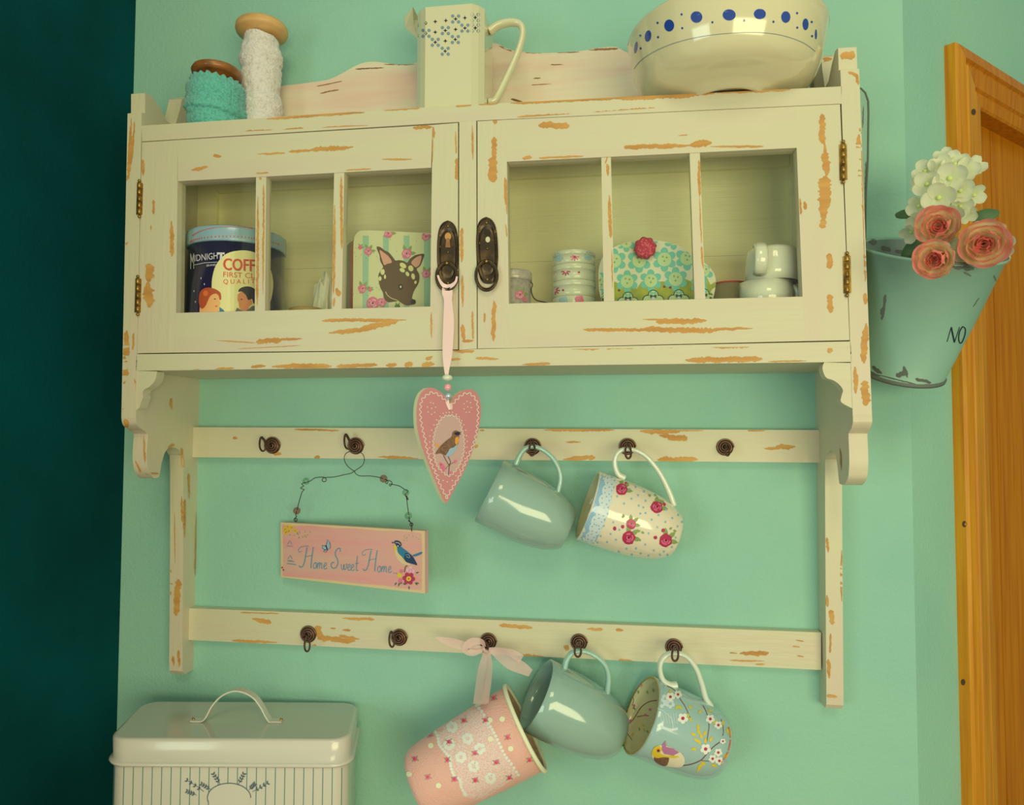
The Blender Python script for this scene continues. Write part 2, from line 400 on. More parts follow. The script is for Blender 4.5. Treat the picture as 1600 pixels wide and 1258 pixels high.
# ================================================================== the setting
XL, XR = -.548, .5455
def slab(name, pts, vec, m):
    mb = MB(); mb.ext(pts, vec, m); return struct(mb.build(name))
slab('wall_back', [(XL,0,-1.6),(XR,0,-1.6),(XR,0,.95),(XL,0,.95)], (0,.08,0), 'wall_paint')
slab('wall_left', [(XL,.08,-1.6),(XL,-.6,-1.6),(XL,-.6,.95),(XL,.08,.95)], (-.08,0,0), 'wall_teal')
SD = Vector((math.sin(math.radians(47)), math.cos(math.radians(47)), 0)); SN = Vector((SD.y, -SD.x, 0)); SO = Vector((XR, 0, 0))
def S(s, h, o=0): return SO+SD*s+SN*o+Vector((0, 0, h))
def SQ(x, y, o=0): p = PP(x, y, SO+SN*o, SN); return ((p-SO).dot(SD), p.z)
s_out = SQ(1487, 600)[0]; s_in = SQ(1551, 600, .02)[0]; h_top = SQ(1477, 48.6, .02)[1]; cw = s_in-s_out
slab('wall_right', [S(0,-1.6),S(s_out+.015,-1.6),S(s_out+.015,.95),S(0,.95)], -SN*.08, 'wall_paint')
hd = h_top-cw+.01; wd = .78
slab('wall_right_lintel', [S(s_out+.015,hd),S(s_in+wd,hd),S(s_in+wd,.95),S(s_out+.015,.95)], -SN*.08, 'wall_paint')
slab('wall_right_end', [S(s_in+wd,-1.6),S(1.86,-1.6),S(1.86,hd),S(s_in+wd,hd)], -SN*.08, 'wall_paint')
slab('wall_right_end_top', [S(s_in+wd,hd),S(1.86,hd),S(1.86,.95),S(s_in+wd,.95)], -SN*.08, 'wall_paint')
e_ = S(1.86, 0)
slab('wall_far', [(e_.x,e_.y,-1.6),(e_.x,-.5,-1.6),(e_.x,-.5,.95),(e_.x,e_.y,.95)], (.08,0,0), 'wall_paint')
slab('floor', [(XL-.1,-3.2,-1.6),(2.2,-3.2,-1.6),(2.2,1.4,-1.6),(XL-.1,1.4,-1.6)], (0,0,-.05), 'floor')
# moulded pine casing round the door on the slanting wall: one profile carried up the side and along the head
pr = [(0,0),(0,.014),(.003,.018),(.018,.02),(.021,.016),(.024,.0155),(.027,.019),(.05,.0175),(.053,.014),(.056,.0165),(cw-.003,.0145),(cw,.012),(cw,-.03)]
pr = [(min(d, cw), o) for d, o in pr]
mb = MB()
a = [S(s_out+d,-1.6,o) for d, o in pr]; b = [S(s_out+d,h_top-d,o) for d, o in pr]; n = len(pr)
mb.add(a+b, [(i,i+1,n+i+1,n+i) for i in range(n-1)], 'pine')
for kx, ky in ((1521,175),(1507,819),(1505,1066)):
    mb.D(ell(kx, ky, 3.6, 5, n=12), 'knot', 2)
side_c = struct(mb.build('trim_1'))
mb = MB(); c = [S(s_in+wd+.02,h_top-d,o) for d, o in pr]
mb.add(b+c, [(i,i+1,n+i+1,n+i) for i in range(n-1)], 'pine_dark'); struct(mb.build('trim_2'))
door = bpy.data.objects.new('door_1', None); COL.objects.link(door); door.location = S(s_in,-1.6,-.02); struct(door)
mb = MB(); mb.ext([S(s_in-.004,-1.6,-.045),S(s_in+wd+.02,-1.6,-.045),S(s_in+wd+.02,hd+.01,-.045),S(s_in-.004,hd+.01,-.045)], -SN*.01, 'gap'); struct(mb.build('dark_gap_backing'))  # added near-black slab: gives the door gap its shade, hides the bright world
q = s_in+.0065
for i, wq in enumerate((.085, .13, .13, .13, .13, .13)):
    mb = MB(); e = q+wq-.002
    mb.ext([S(q,-1.59,-.012),S(e,-1.59,-.012),S(e,hd-.006,-.012),S(q,hd-.006,-.012)], -SN*.03, 'pine_dark'); mb.build('plank', door, .002); q = e+.002
# worktop under the storage tin (below the picture)
mb = MB(); mb.box(XL+.001, .5, -.6, -.001, -.74, -.70, 'worktop'); tag(mb.build('worktop', None, .003), 'wooden worktop that the cream striped storage tin stands on', 'worktop')
mb = MB(); mb.box(XL+.02, .48, -.56, -.02, -1.6, -.7402, 'paint'); tag(mb.build('base_cabinet', None, .002), 'plain cream base unit carrying the wooden worktop', 'cabinet')

# ================================================================== the wall cabinet
YF = -.1446
cab = thing('wall_cabinet', 'distressed cream wall cabinet with two glazed doors, scrolled brackets and two rails of hooks', 'cabinet', (0, 0, 0))
# the cabinet hangs a few millimetres out of true: its front corners as measured
def warp(p):
    s = max(0, min(1, -p.y/.1446)); u = (p.x+.45)/.9; v = max(0, min(1.1, p.z/.33)); k = 1
    tl, tr, bl, br = (-.0013, .0012), (-.0043, -.0011), (.0012, -.001), (.0026, .0024)
    dx = (bl[0]*(1-u)+br[0]*u)*(1-v)+(tl[0]*(1-u)+tr[0]*u)*v; dz = (bl[1]*(1-u)+br[1]*u)*(1-v)+(tl[1]*(1-u)+tr[1]*u)*v
    return p+Vector((dx*s, 0, dz*s))
def side_profile(dy):
    top = [(-.1446,.334),(-.138,.336),(-.1385,.3625),(-.126,.3655),(-.108,.357),(-.0915,.3455),(-.074,.346),(-.064,.372),(-.0585,.392),(-.046,.4005),(-.024,.4045),(0,.402)]
    bot = [(0,-.418),(-.022,-.418),(-.0275,-.412)]
    bot += smooth([(-.0285,-.40),(-.0325,-.25),(-.0375,-.125),(-.043,-.107),(-.056,-.0985),(-.0735,-.0985)], 4)
    bot += smooth([(-.0765,-.1),(-.083,-.107),(-.0885,-.12),(-.0905,-.13)], 3)
    bot += smooth([(-.0935,-.1365),(-.104-dy*.5,-.137),(-.1135-dy,-.130),(-.1185-dy,-.120),(-.1205-dy,-.105),(-.119-dy,-.083)], 4)
    bot += smooth([(-.1195-dy,-.0785),(-.127-dy,-.0745),(-.135-dy*.6,-.0715),(-.142-dy*.3,-.066),(-.1446,-.058)], 4)
    return top+bot
side_chips = {
 -1: [(205,185,201,280,5),(210,190,206,250,3),(207,220,198,282,6),(197,285,196,322,5),(198,348,197,383,6),(195,415,194,455,6),(198,516,194,600,9),(209,520,208,547,3),(194,545,192,640,9),(196,655,199,668,8),
      (210,592,215,616,3),(226,600,233,590,3),(215,632,224,636,4),(225,682,227,722,3),(212,720,220,738,3),(226,740,248,740,3),(267,622,268,640,4),
      (284,775,285,815,3),(267,890,267,930,4),(279,905,276,962,9),(279,1016,280,1042,4),(270,1025,272,1040,4),(273,800,274,880,1.5),(283,700,286,730,3),(262,700,272,694,4),(288,780,288,840,3),(294,740,295,755,3),(306,800,304,900,1.6),(294,745,295,780,2)],
  1: [(1325,113,1341,118,5),(1338,115,1341,133,5),(1344,200,1348,300,6),(1348,290,1350,340,4),(1342,210,1349,330,9),(1351,330,1352,440,4),(1352,458,1352,476,6),(1354,505,1348,565,10),(1336,573,1337,615,7),(1351,595,1353,634,12),(1349,545,1350,568,8),
      (1313,87,1336,88,12),(1280,95,1300,92,6),(1345,180,1351,420,1.2),
      (1292,840,1294,863,4),(1298,953,1300,976,7),(1294,1030,1296,1060,5),(1315,860,1315,940,3),(1292,1087,1308,1089,5),(1292,930,1293,948,4),(1298,990,1297,1020,2.5),(1313,700,1315,735,2),(1278,880,1278,900,2)]}
for sd in (-1, 1):
    P = side_profile(0 if sd < 0 else .010); xo, xi = sd*.45, sd*.43
    mb = MB(); A = [warp(Vector((xo, y, z))) for y, z in P]; B = [warp(Vector((xi, y, z))) for y, z in P]; n = len(P)
    t = tessellate_polygon([A])
    mb.add(A, [tuple(q) for q in t], 'paint_v'); mb.add(B, [tuple(reversed(q)) for q in t], 'paint_v')
    mb.add(A+B, [(i,(i+1) % n,n+(i+1) % n,n+i) for i in range(n)], 'paint_v')
    for ci, c in enumerate(side_chips[sd]): mb.D(chip(*c), 'bare_wood', .8+.2*ci, 12)
    mb.build('side_panel', cab, .0008)
# scroll corners below the bottom rail, in the front plane
scl = crop(2.33, 180, 540, (72,92),(152,94),(148,118),(140,134),(124,150),(106,160),(99,172),(101,188),(94,206),(88,226),(76,235),(66,238))
scr = crop(2.132, 1060, 540, (578,58),(486,56),(480,72),(484,92),(494,108),(516,116),(536,130),(548,148),(544,166),(541,186),(556,198),(584,212))
for pts, cs in ((scl, [(240,585,243,597,3),(217,630,219,612,3)]), (scr, [])):
    pts = [pts[0]]+smooth(pts[1:-1], 4)+[pts[-1]]
    board('scroll_corner', cab, pts, YF+.0006, .016, cs)
# top shelf, bottom board, centre post
board('top_shelf', cab, [(221,196.5),(717,164.5),(1315,135),(1315,162),(745,188.5),(717,190.5),(222,221)], YF, .142,
 [(382,206,427,204,4),(438,204,474,201,4),(503,200,575,196,3),(416,186,570,175.5,4),(600,172.5,656,169,3),(712,166,737,164,3),(748,163.5,778,162,3),(798,161,1000,151,5),(960,153.5,1117,146,8),(1120,145.5,1235,140,4),(808,183,918,178,4),(918,178,1000,173,5),(960,174.5,1070,169,6),(1092,168,1227,161,4),(233,219,240,219,3)])
board('bottom_board', cab, [(213.5,553.5),(717,547.5),(745,545.5),(1329,533.5),(1331,565.5),(700,573),(212,579.5)], YF, .1440,
 [(302,577.5,312,577.5,2),(336,577,366,575,4),(392,574,415,572,5),(425,573,518,573,8),(525,573,562,573,4),(500,573,516,572,6),(527,572,590,570,5),(603,571,620,570,6),(632,571,645,568,7),(659,571,679,569,8),(665,561,676,557,5),(709,549,741,548,5),(743,560,779,561,4),(500,551,580,550,3),(816,570,860,568,4),
  (890,545,1092,539,5),(1020,543,1100,539,4),(1111,542,1175,539,8),(1195,538,1255,536,5),(1293,547,1301,548,7),(1071,563,1191,561,8),(700,562,720,561,3),(1200,565,1260,564,2)])
board('centre_post', cab, [(717.5,190),(744,188),(745,545),(717.5,547)], YF, .018,
 [(722,356,721,410,5),(723,430,723,480,4),(722,507,725,533,6),(722,533,740,532,4),(738,486,739,530,3),(738,196,739,250,3)], 'paint_v')
# inside: back boards, cleats in the corners
bp = bpy.data.objects.new('back_panel', None); COL.objects.link(bp); bp.parent = cab; bp.location = (0, -.004, .16)
zc = .2915; zz = .0240
for i in range(2):
    z1 = zz+(zc-.0240)/2-.0003; mb = MB(); mb.box(-.4295, .4295, -.008, -.002, zz, z1, 'paint_inner_lit'); mb.build('back_board', bp); zz = z1+.0003
for x0, x1 in ((-.4298,-.4),(.398,.4298)):
    mb = MB(); mb.box(x0, x1, -.0165, -.0082, .0240, zc, 'paint_inner_lit'); mb.build('corner_cleat', cab, .0006)
mb = MB(); mb.box(-.3998, .3978, -.018, -.0082, zc-.02, zc, 'paint_inner_lit'); mb.build('top_cleat', cab, .0006)
# wavy crest board against the wall
cr = [(300,150),(360,141),(442,134),(492,128),(517,123),(539,112),(555,103),(570,97.5),(583,96.5),(596,97.5),(624,100.8),(647,99),(668,88),(690,76),(716,68),(745,65),(770,67),(781,70),(790,75),(803,79),(821,81.5),(841,83),(867,82.5),(905,80),(931,75.5),(956,73),(966,75),(985,85),(1010,97),(1050,103),(1120,106),(1262,108)]
top = [PY(x, y, -.016) for x, y in smooth(cr, 3)]
mb = MB(); zb = .3125
poly = [Vector((.4295, -.016, zb)), Vector((-.4295, -.016, zb))]+[Vector((max(-.4295, min(.4295, p.x)), -.016, p.z)) for p in top]
mb.ext(poly, (0,.014,0), 'paint_pink', side='bare_wood')
for c in [(780,72,800,80,2.5),(821,82.5,905,81.5,2),(600,100.5,647,101,2),(833,123,845,122,2),(798,155,816,159,3),(500,146,530,140,2),(495,135,535,127,1.5),(555,108,600,106,2),(860,101,880,101,1.5),(830,133,862,131,1.2),(920,78,966,76,3)]: mb.D(chip(*c), 'bare_wood_dark', 1+R.random())
mb.build('crest_board', cab, .0008)

# doors: > stile, rail, muntin, glass_pane, hinge, lock_plate, ring_pull
YD = YF+.0002
def door_(name, label, stiles, rails, muntins, panes, hinges, kx):
    d = bpy.data.objects.new(name, None); COL.objects.link(d); d.parent = cab; d.location = (PY(*kx, YD)); d['label'] = label
    for p, ch in stiles: board('stile', d, p, YD, .018, ch, 'paint_v')
    for p, ch in rails: board('rail', d, p, YD, .018, ch)
    for p, ch in muntins: board('muntin', d, p, YD+.001, .014, ch, 'paint_v')
    for p in panes:
        mb = MB(); mb.ext([PY(x, y, YD+.009) for x, y in p], (0,.002,0), 'pane_glass'); mb.build('glass_pane', d)
    for (x, y0, y1) in hinges:
        a = PY(x, y0, YD-.002); b = PY(x, y1, YD-.002); mb = MB()
        for i in range(5):
            t0, t1 = i/5+.01, (i+1)/5-.01; mb.tube([a.lerp(b, t0), a.lerp(b, t1)], .0026, 'brass', 10)
        mb.ball(a+Vector((0,0,.002)), .0022, 'brass', 8); mb.ball(b-Vector((0,0,.002)), .0022, 'brass', 8)
        mb.box(a.x-.004, a.x+.004, YD-.0012, YD-.0002, b.z+.001, a.z-.001, 'brass')
        mb.build('hinge', d)
    return d
dl = door_('door', 'left-hand glazed door with three panes', 
 [([(222,222.5),(277.5,218.8),(277.5,283),(275,489),(271,551),(214.5,552)],
   [(223,249,224,274,5),(239.5,312,240,335,4),(268,345,269,401,6),(233,412,233,441,13),(231,441,233,481,16),(236,352,236,360,2)]),
  ([(675.8,195.3),(715.5,192),(715.5,546),(672.5,546.8),(672.3,479)],
   [(714,247,714,281,6),(674,488,674,528,3),(677,198,678,216,4),(714,257,713,280,6),(712,205,713,240,2.5),(676.5,216,675,255,2)])],
 [([(277.5,218.8),(675.8,195.3),(673.6,262),(277.2,283.2)],
   [(333,244,346,244,5),(299,266,325,261,5),(402,241,446,239,3),(451,237,490,235,4),(485,234,552,230,7),(597,249,644,249,3),(645,200,675,198,5),(400,271,420,270,2),(540,266,580,264,2)]),
  ([(275,489),(672.3,479),(672.5,546.8),(271,551)],
   [(400,534,440,532,8),(430,531,472,529,4),(337,532,400,536,2),(503,501,635,500,5),(575,512,622,501,8),(514,520,581,515,7),(560,515,590,505,6),(372,545,470,540,1)])],
 [([(400,276.6),(416,275.8),(414,485.6),(398,486)], [(403,307,402,477,4),(412,288,411,460,3),(406,277,408,281,4)]),
  ([(522,270),(538,269.2),(534,482.6),(518.5,483)], [(523,320,521,460,4),(533,275,534,390,4),(526,450,530,463,8),(523,465,521,480,3)])],
 [[(277.4,283),(400,276.6),(398,486),(275,489)],[(416,275.8),(522,270),(518.5,483),(414,485.6)],[(538,269.2),(673.6,262),(672.3,479),(534,482.6)]],
 [(217.8,285,336),(215.3,434.5,489)], (216,400))
dr = door_('door', 'right-hand glazed door with three panes',
 [([(746,189.6),(789.8,187.3),(792,252.7),(795,474.5),(795.6,544),(746.5,544.6)],
   [(770,190,777,190,7),(772,214,771,250,8),(771,245,771,285,12),(789,277,790,320,3),(772,470,771,533,6),(757,489,757,504,3),(791,280,792,335,3),(790,350,792,370,2)]),
  ([(1241.5,166.3),(1312.5,163),(1327.5,531.5),(1256.5,533),(1254,463.5),(1244.8,231)],
   [(1284,178,1286,225,9),(1288,220,1290,245,4),(1290,238,1291,275,12),(1289,275,1287,345,18),(1287,340,1285,357,10),(1296,396,1297,420,8),(1296,460,1298,489,9),(1250,310,1251,335,4),(1257,315,1258,328,5)])],
 [([(789.8,187.3),(1241.5,166.3),(1244.8,231),(792,252.7)],
   [(841,196,890,196,9),(816,247,831,246,5),(975,230,1000,231,6),(842,247,912,244,3),(976,231,1080,227,7),(1078,227,1112,223,11),(1110,229,1193,229,3),(1060,212,1075,211,1.5)]),
  ([(795,474.5),(1254,463.5),(1256.5,533),(795.6,544)],
   [(911,515,1010,516,5),(1000,514,1120,517,8),(1004,499,1060,501,3),(1025,503,1104,501,8),(1110,515,1176,513,4)])],
 [([(939.5,245.7),(954.5,245),(960,470.3),(943.5,470.8)], [(948,256,950,275,5),(952,305,954,372,5),(956,390,957,450,2),(950,240,946,256,2)]),
  ([(1077.5,239),(1093.5,238.2),(1102,467),(1085.5,467.4)], [(1092,250,1093,307,4),(1096,385,1099,420,3),(1093,307,1096,380,2)])],
 [[(792,252.7),(939.5,245.7),(943.5,470.8),(795,474.5)],[(954.5,245),(1077.5,239),(1085.5,467.4),(960,470.3)],[(1093.5,238.2),(1244.8,231),(1254,463.5),(1102,467)]],
 [(1317.5,224,282),(1323.6,398.7,459)], (1320,350))
for d, p in ((dl, [(222,222.5),(715.5,192),(715.5,546),(214.5,552)]), (dr, [(746,189.6),(1312.5,163),(1327.5,531.5),(746.5,544.6)])): pass

# antique lock plates with ring pulls
def lock_plate(d, cx, top, bot, w0, ringc, rr, key_bare, dx=0):
    mb = MB(); H = bot-top; c = (top+bot)/2
    o = [(0,0),(.42,.03),(.72,.09),(.90,.19),(1,.36),(1,.60),(.93,.72),(.88,.80),(.70,.92),(.4,.985),(0,1)]
    o = smooth(o, 3); prof = [(cx+dx*(t-.5)+w0/2*u, top+H*t) for u, t in o]+[(cx+dx*(t-.5)-w0/2*u, top+H*t) for u, t in reversed(o[1:-1])]
    ctr = PY(cx, c, YD-.0002)
    lay = []
    for sc, dy in ((1,0),(1,.0016),(.90,.0030),(.80,.0026),(.72,.0016),(.62,.0022)):
        lay.append([ctr+(PY(x, y, YD-.0002)-ctr)*(sc if dy < 5 else 1)+Vector((0,-dy,0)) for x, y in prof])
    n = len(prof); vs = [v for l in lay for v in l]; fs = []
    for k in range(len(lay)-1):
        for i in range(n): fs.append((k*n+i, k*n+(i+1) % n, (k+1)*n+(i+1) % n, (k+1)*n+i))
    mb.add(vs, fs, 'bronze', False)
    k = (len(lay)-1)*n; mb.f.append([k+i for i in range(n)]); mb.m.append(mb.mi('bronze')); mb.sm.append(False)
    S1 = lambda x, y, r, m: mb.ball(PY(x, y, YD-.0026), r, m, 10)
    S1(cx+dx*-.42, top+H*.085, .0018, 'brass'); S1(cx, top+H*.47, .0013, 'brass'); S1(cx, top+H*.93, .0017, 'brass')
    for sx in (-1, 1):
        for t in (.2, .37): mb.stroke([(cx+sx*w0*.40-sx*2, top+H*t), (cx+sx*w0*.40, top+H*(t+.02)), (cx+sx*w0*.34, top+H*(t+.025))], 1, 'brass', 2)
    km = 'bare_wood' if key_bare else 'gap'
    mb.D(ell(cx, top+H*.235, 5, 6), km, 2)
    if key_bare: mb.D([(cx-2.4, top+H*.26),(cx+2.4, top+H*.26),(cx+4, top+H*.40),(cx-4, top+H*.40)], 'bare_wood_dark', 3)
    else: mb.D([(cx-2, top+H*.28),(cx+2, top+H*.28),(cx+3, top+H*.36),(cx-2, top+H*.36)], km, 3); mb.D(ell(cx+.8, top+H*.335, 3.6, 4.6), 'paint', 4)
    mb.build('lock_plate', d)
    mb = MB(); kc = PY(ringc[0], ringc[1]-rr[1]*.93, YD-.0035); mb.ball(kc, .0026, 'brass', 10)
    pts = []
    for i in range(28):
        a = 2*math.pi*i/28; p = PY(ringc[0]+rr[0]*math.cos(a), ringc[1]+rr[1]*math.sin(a), YD-.0052-.0015*math.sin(a)); pts.append(p)
    mb.tube(pts, .0016, 'bronze', 8, True); mb.tube([p+Vector((0,-.0008,0)) for p in [pts[0].lerp(pts[14],.5)+(q-pts[0].lerp(pts[14],.5))*.88 for q in pts]], .0009, 'bronze', 6, True)
    mb.build('ring_pull', d)
lock_plate(dl, 700, 345, 449.5, 33, (698.2,432), (16.5,22), True)
lock_plate(dr, 761.5, 339.5, 444, 33.5, (760.2,430.5), (17,23.5), False, 3)

# hook rails on the wall, each hook with rosette and swinging loop
r1 = board('hook_rail', cab, [(299.5,667.5),(1281,672),(1281,723),(298.5,714.5)], -.014, .0135,
 [(459,671,530,673,3),(423,706,440,710,6),(491,715,500,714,5),(591,714,654,717,5),(749,673,757,672,3),(850,672,960,672,4),(884,691,908,691,3),(741,698,747,696,5),(880,718,930,715,7),(1000,674,1062,675,7),(1030,680,1074,687,8),(1027,719,1090,718,8),
  (1060,718,1080,717,5),(1194,701,1220,700,4),(1212,699,1243,698,7),(1060,682,1074,684,6),(1168,673,1196,673,2),(364,685,371,685,4),(1000,672.5,1100,673,2)])
r2 = board('hook_rail', cab, [(295,950.5),(1283,988.5),(1283,1047),(294,1000)], -.014, .0135,
 [(394,967,424,974,7),(362,1001,433,1004,4),(375,957,436,959,2),(535,966,585,968,4),(494,978,502,1000,11),(500,997,555,1002,8),(535,985,548,985,4),(530,993,562,999,4),(488,1009,495,1009,4),(516,982,525,982,2),(780,977,832,981,5),(815,1024,853,1028,6),
  (917,983,942,984,4),(962,984,974,985,4),(881,1010,889,1015,8),(967,1031,990,1034,4),(1156,1021,1201,1020,7),(1140,1032,1195,1033,2),(1140,1020,1152,1021,2),(1180,1038,1195,1038,2),(1243,1000,1256,1002,1.5),(1238,1010,1250,1011,1.5),(1245,1024,1256,1026,1.5)])
def hook(rail, cx, cy, lx, ly, a, b, rot, r=13.6, yl=None):
    """cx,cy rosette centre px; lx,ly loop centre; a,b loop half width/height px"""
    c = PY(cx, cy, -.0143); k = mpp(c); rr = r*k
    mb = MB(); mb.lathe([(0,rr*.96),(.0016,rr*.94),(.0018,1e-4)], c, (0,-1,0), 'brown_metal', 28)
    sp_ = []      # flat spiral of wire on the backing disc
    for i in range(84):
        th = 2*math.pi*i/26; q_ = rr*(.95-.78*i/83); sp_.append(c+Vector((math.cos(th)*q_, -.0022-.0022*i/83, math.sin(th)*q_)))
    mb.tube(sp_, rr*.105, 'brown_metal_light', 6)
    D0 = yl or -.0335; q = c+Vector((0,-.004,0)); e = PY(lx+math.sin(rot)*b*.95, ly-math.cos(rot)*b*.95, D0+.004)
    mb.tube([q, q+Vector((0,-.010,0)), q.lerp(e, .8), e], .0018, 'brown_metal', 8)
    h = mb.build('hook', rail)
    pts = []
    for i in range(26):
        t = 2*math.pi*i/26; u, v = a*math.cos(t)*(1+.25*math.sin(t)), b*math.sin(t)
        x, y = lx+u*math.cos(rot)-v*math.sin(rot), ly+u*math.sin(rot)+v*math.cos(rot)
        pts.append(PY(x, y, D0-.004*math.sin(t)))
    mb = MB(); mb.tube(pts, .00135, 'brown_metal', 8, True); mb.build('hook_loop', h)
for x, y, lx, ly, a, b, rot, *xx in [(426,696,410,694,4.5,11,-.12),(556,697,542,690,4,11.5,-.15),(832,698,831.5,701,4.2,11,.02,13.6,-.0605),(980,698,981.5,705,4.4,11.5,-.03,13.6,-.0610),(1132.5,699,1137,703,3,9,.05)]: hook(r1, x, y, lx, ly, a, b, rot, *xx)
for x, y, lx, ly, a, b, rot, *xx in [(482,991,480,1006,4,12,.02),(624,996,612,999,3.8,12,-.06),(763,1002,757.5,1010.5,5,11,-.35),(904.5,1003.5,903,1015,4.8,11.5,.02,13.6,-.0625),(1052.5,1011,1055,1021,4.8,12,.05,13.6,-.0670)]: hook(r2, x, y, lx, ly, a, b, rot, *xx)
# ================================================================== things on the top shelf
def interp(a, b): return lambda x: a.z+(b.z-a.z)*(x-a.x)/(b.x-a.x)
ZT = interp(PY(221,196.5,YF), PY(1315,135,YF)); ZF = interp(PY(214,553.5,YF), PY(1329,533.5,YF))
def Zp(x, y, Y): return PY(x, y, Y).z
def Xp(x, y, Y): return PY(x, y, Y).x
# white lace on a wooden spool
y = -.058; X = Xp(409,60,y); z0 = ZT(X); k = mpp(Vector((X,y,.4)))
sp = thing('lace_spool', 'tall wooden spool wound with white lace, standing on the cabinet top', 'spool', (X,y,z0), 'spools of trim on the cabinet top')
zt = Zp(409,40,y)-z0
mb = MB(); mb.lathe([(0,1e-4),(0,.030),(.004,.031),(.008,.029),(.012,.012),(zt-.022,.012),(zt-.017,.024),(zt-.0125,.034),(zt-.009,.0352),(zt-.003,.0346),(zt,.032),(zt,1e-4)], (X,y,z0), (0,0,1), 'spool_wood', 48); mb.build('wooden_core', sp)
def wob(amp, sc, seed): return lambda q, t, th, kk: (q+amp*mnoise.noise(Vector((math.cos(th)*sc, math.sin(th)*sc, t*sc*45+seed))), t)
mb = MB(); N = 60; H0 = .0085; H1 = zt-.0185; pr = []
for i in range(N+1):
    t = i/N; bandp = (t*4.2) % 1; r = .0245+.0040*math.sin(math.pi*min(1, bandp*1.15))**.5*(.6+.4*math.sin(t*9+1)**2)+(.0012 if t < .5 else 0)
    if t > .93: r -= (t-.93)*.05
    pr.append((H0+(H1-H0)*t, r))
def lf(q, t, th, kk):
    tt = t+.004*math.sin(th+t*60); return (q*(1+.035*math.sin(2*th+t*90))+.0016*mnoise.noise(Vector((math.cos(th)*3, math.sin(th)*3, t*160)))+.0005*math.sin(40*th+t*900), tt)
mb.lathe(pr, (X,y,z0), (0,0,1), 'lace', 72, f=lf)
mb.build('wound_lace', sp)
mb = MB(); pts = [Vector((X+.0292*math.cos(a), y+.0292*math.sin(a), z0+.020+.010*math.sin(a+.6))) for a in [2*math.pi*i/60 for i in range(60)]]
mb.tube(pts, [.0022+.0006*(i % 2) for i in range(60)], 'lace', 6, True, flat=(.5,1.8)); mb.build('lace_edge', sp)
# turquoise crochet on a dark spool
y = -.104; X = Xp(338,140,y); z0 = ZT(X)
sp = thing('crochet_spool', 'short wooden spool wound with turquoise crochet trim, standing on the cabinet top', 'spool', (X,y,z0), 'spools of trim on the cabinet top')
zt = Zp(338,110,y)-z0; k = mpp(Vector((X,y,.35)))
mb = MB(); mb.lathe([(0,1e-4),(0,.028),(.005,.029),(.009,.012),(zt-.012,.012),(zt-.010,.026),(zt-.0085,.0305),(zt-.004,.0318),(zt,.0300),(zt+.0012,.022),(zt+.001,1e-4)], (X,y,z0), (0,0,1), 'spool_wood_dark', 48); mb.build('wooden_core', sp)
bands = [(.014,.0345,.012,.10,0),(.030,.0360,.013,-.12,1),(.027,.0385,.006,.3,2),(.045,.0365,.010,.16,3),(.050,.0335,.009,-.1,4),(.008,.032,.008,.05,5)]
for zc_, rb, hb, tl, sd in bands:
    zc_ = zc_*zt/.0735; hb = hb*zt/.0735
    mb = MB(); pr = [(-1,.86),(-.9,.95),(-.6,1.02),(-.2,1.0),(.2,1.01),(.6,1.0),(.9,.96),(1,.86),(.6,.80),(-.6,.80),(-1,.86)]
    def bf(q, t, th, kk, rb=rb, hb=hb, tl=tl, sd=sd):
        fr = .0014*math.sin(20*th+sd) if abs(t) > .8 else 0
        ru = .0022*mnoise.noise(Vector((math.cos(th)*2+sd, math.sin(th)*2, t*2)))
        return (rb*q+fr*.7+ru+.0007*math.sin(52*th), zc_+hb*t+fr+tl*.03*math.cos(th+sd)*.6)
    mb.lathe(pr, (X,y,z0), (0,0,1), 'crochet', 120, f=bf); mb.build('crochet_band', sp)
# tall jug with flat sides
y = -.078; X = Xp(700,100,-.122)-.0; z0 = ZT(X); zt = Zp(700,8,-.122)-z0
jug = thing('jug', 'cream ceramic jug with flat sides and a diamond of little blue motifs on the front', 'jug', (X,y,z0))
def sq(a, c, dy=0, n=4):
    o = []
    for sx, sy in ((1,-1),(1,1),(-1,1),(-1,-1)):
        p0, p1 = ((sx*(a-c), sy*a), (sx*a, sy*(a-c))); 
        if sx*sy > 0: p0, p1 = p1, p0
        o += [p0, ((p0[0]+p1[0])/2+sx*c*.06, (p0[1]+p1[1])/2+sy*c*.06), p1]
    return [(u, v) for u, v in o]
mb = MB(); ls = [(.0,.040),(.003,.0425),(.01,.0435),(zt*.5,.0435),(zt*.85,.0435),(zt-.006,.0435),(zt,.0440),(zt,.0395),(zt*.5,.0385),(.006,.038)]
n = 12; vs = []; 
for h, a in ls: vs += [(X+u, y+v, z0+h) for u, v in sq(a, .014)]
fs = [(kk*n+i, kk*n+(i+1) % n, (kk+1)*n+(i+1) % n, (kk+1)*n+i) for kk in range(len(ls)-1) for i in range(n)]+[tuple(range(n))[::-1], tuple((len(ls)-1)*n+i for i in range(n))]
mb.add(vs, fs, 'cream_glaze')
P = lambda a, b: (600+a/3.93, b/3.93)
petals = {(258,205),(377,188),(497,173),(440,117),(560,108),(315,260),(438,243),(376,315),(214,152),(560,172)}
for a, b in [(210,155),(258,143),(315,133),(380,127),(440,117),(497,110),(560,108),(210,218),(258,205),(315,198),(377,188),(440,181),(497,173),(560,172),(315,260),(377,252),(438,243),(376,315)]:
    cx, cy = P(a, b); sx = .45 if a < 230 else 1
    mb.D([(cx+s1*3.4*sx, cy+s2*3.4) if i % 2 == 0 else (cx+s1*1*sx, cy+s2*1) for i, (s1, s2) in enumerate([(1,0),(1,1),(0,1),(-1,1),(-1,0),(-1,-1),(0,-1),(1,-1)])], 'ink', 2)
    if (a, b) in petals:
        for s1 in (-1,1):
            for s2 in (-1,1): mb.D(ell(cx+s1*4.6*sx, cy+s2*4.6, 2.8*sx, 2.8, n=8), 'grey_petal', 1)
mb.build('body', jug, .0015)
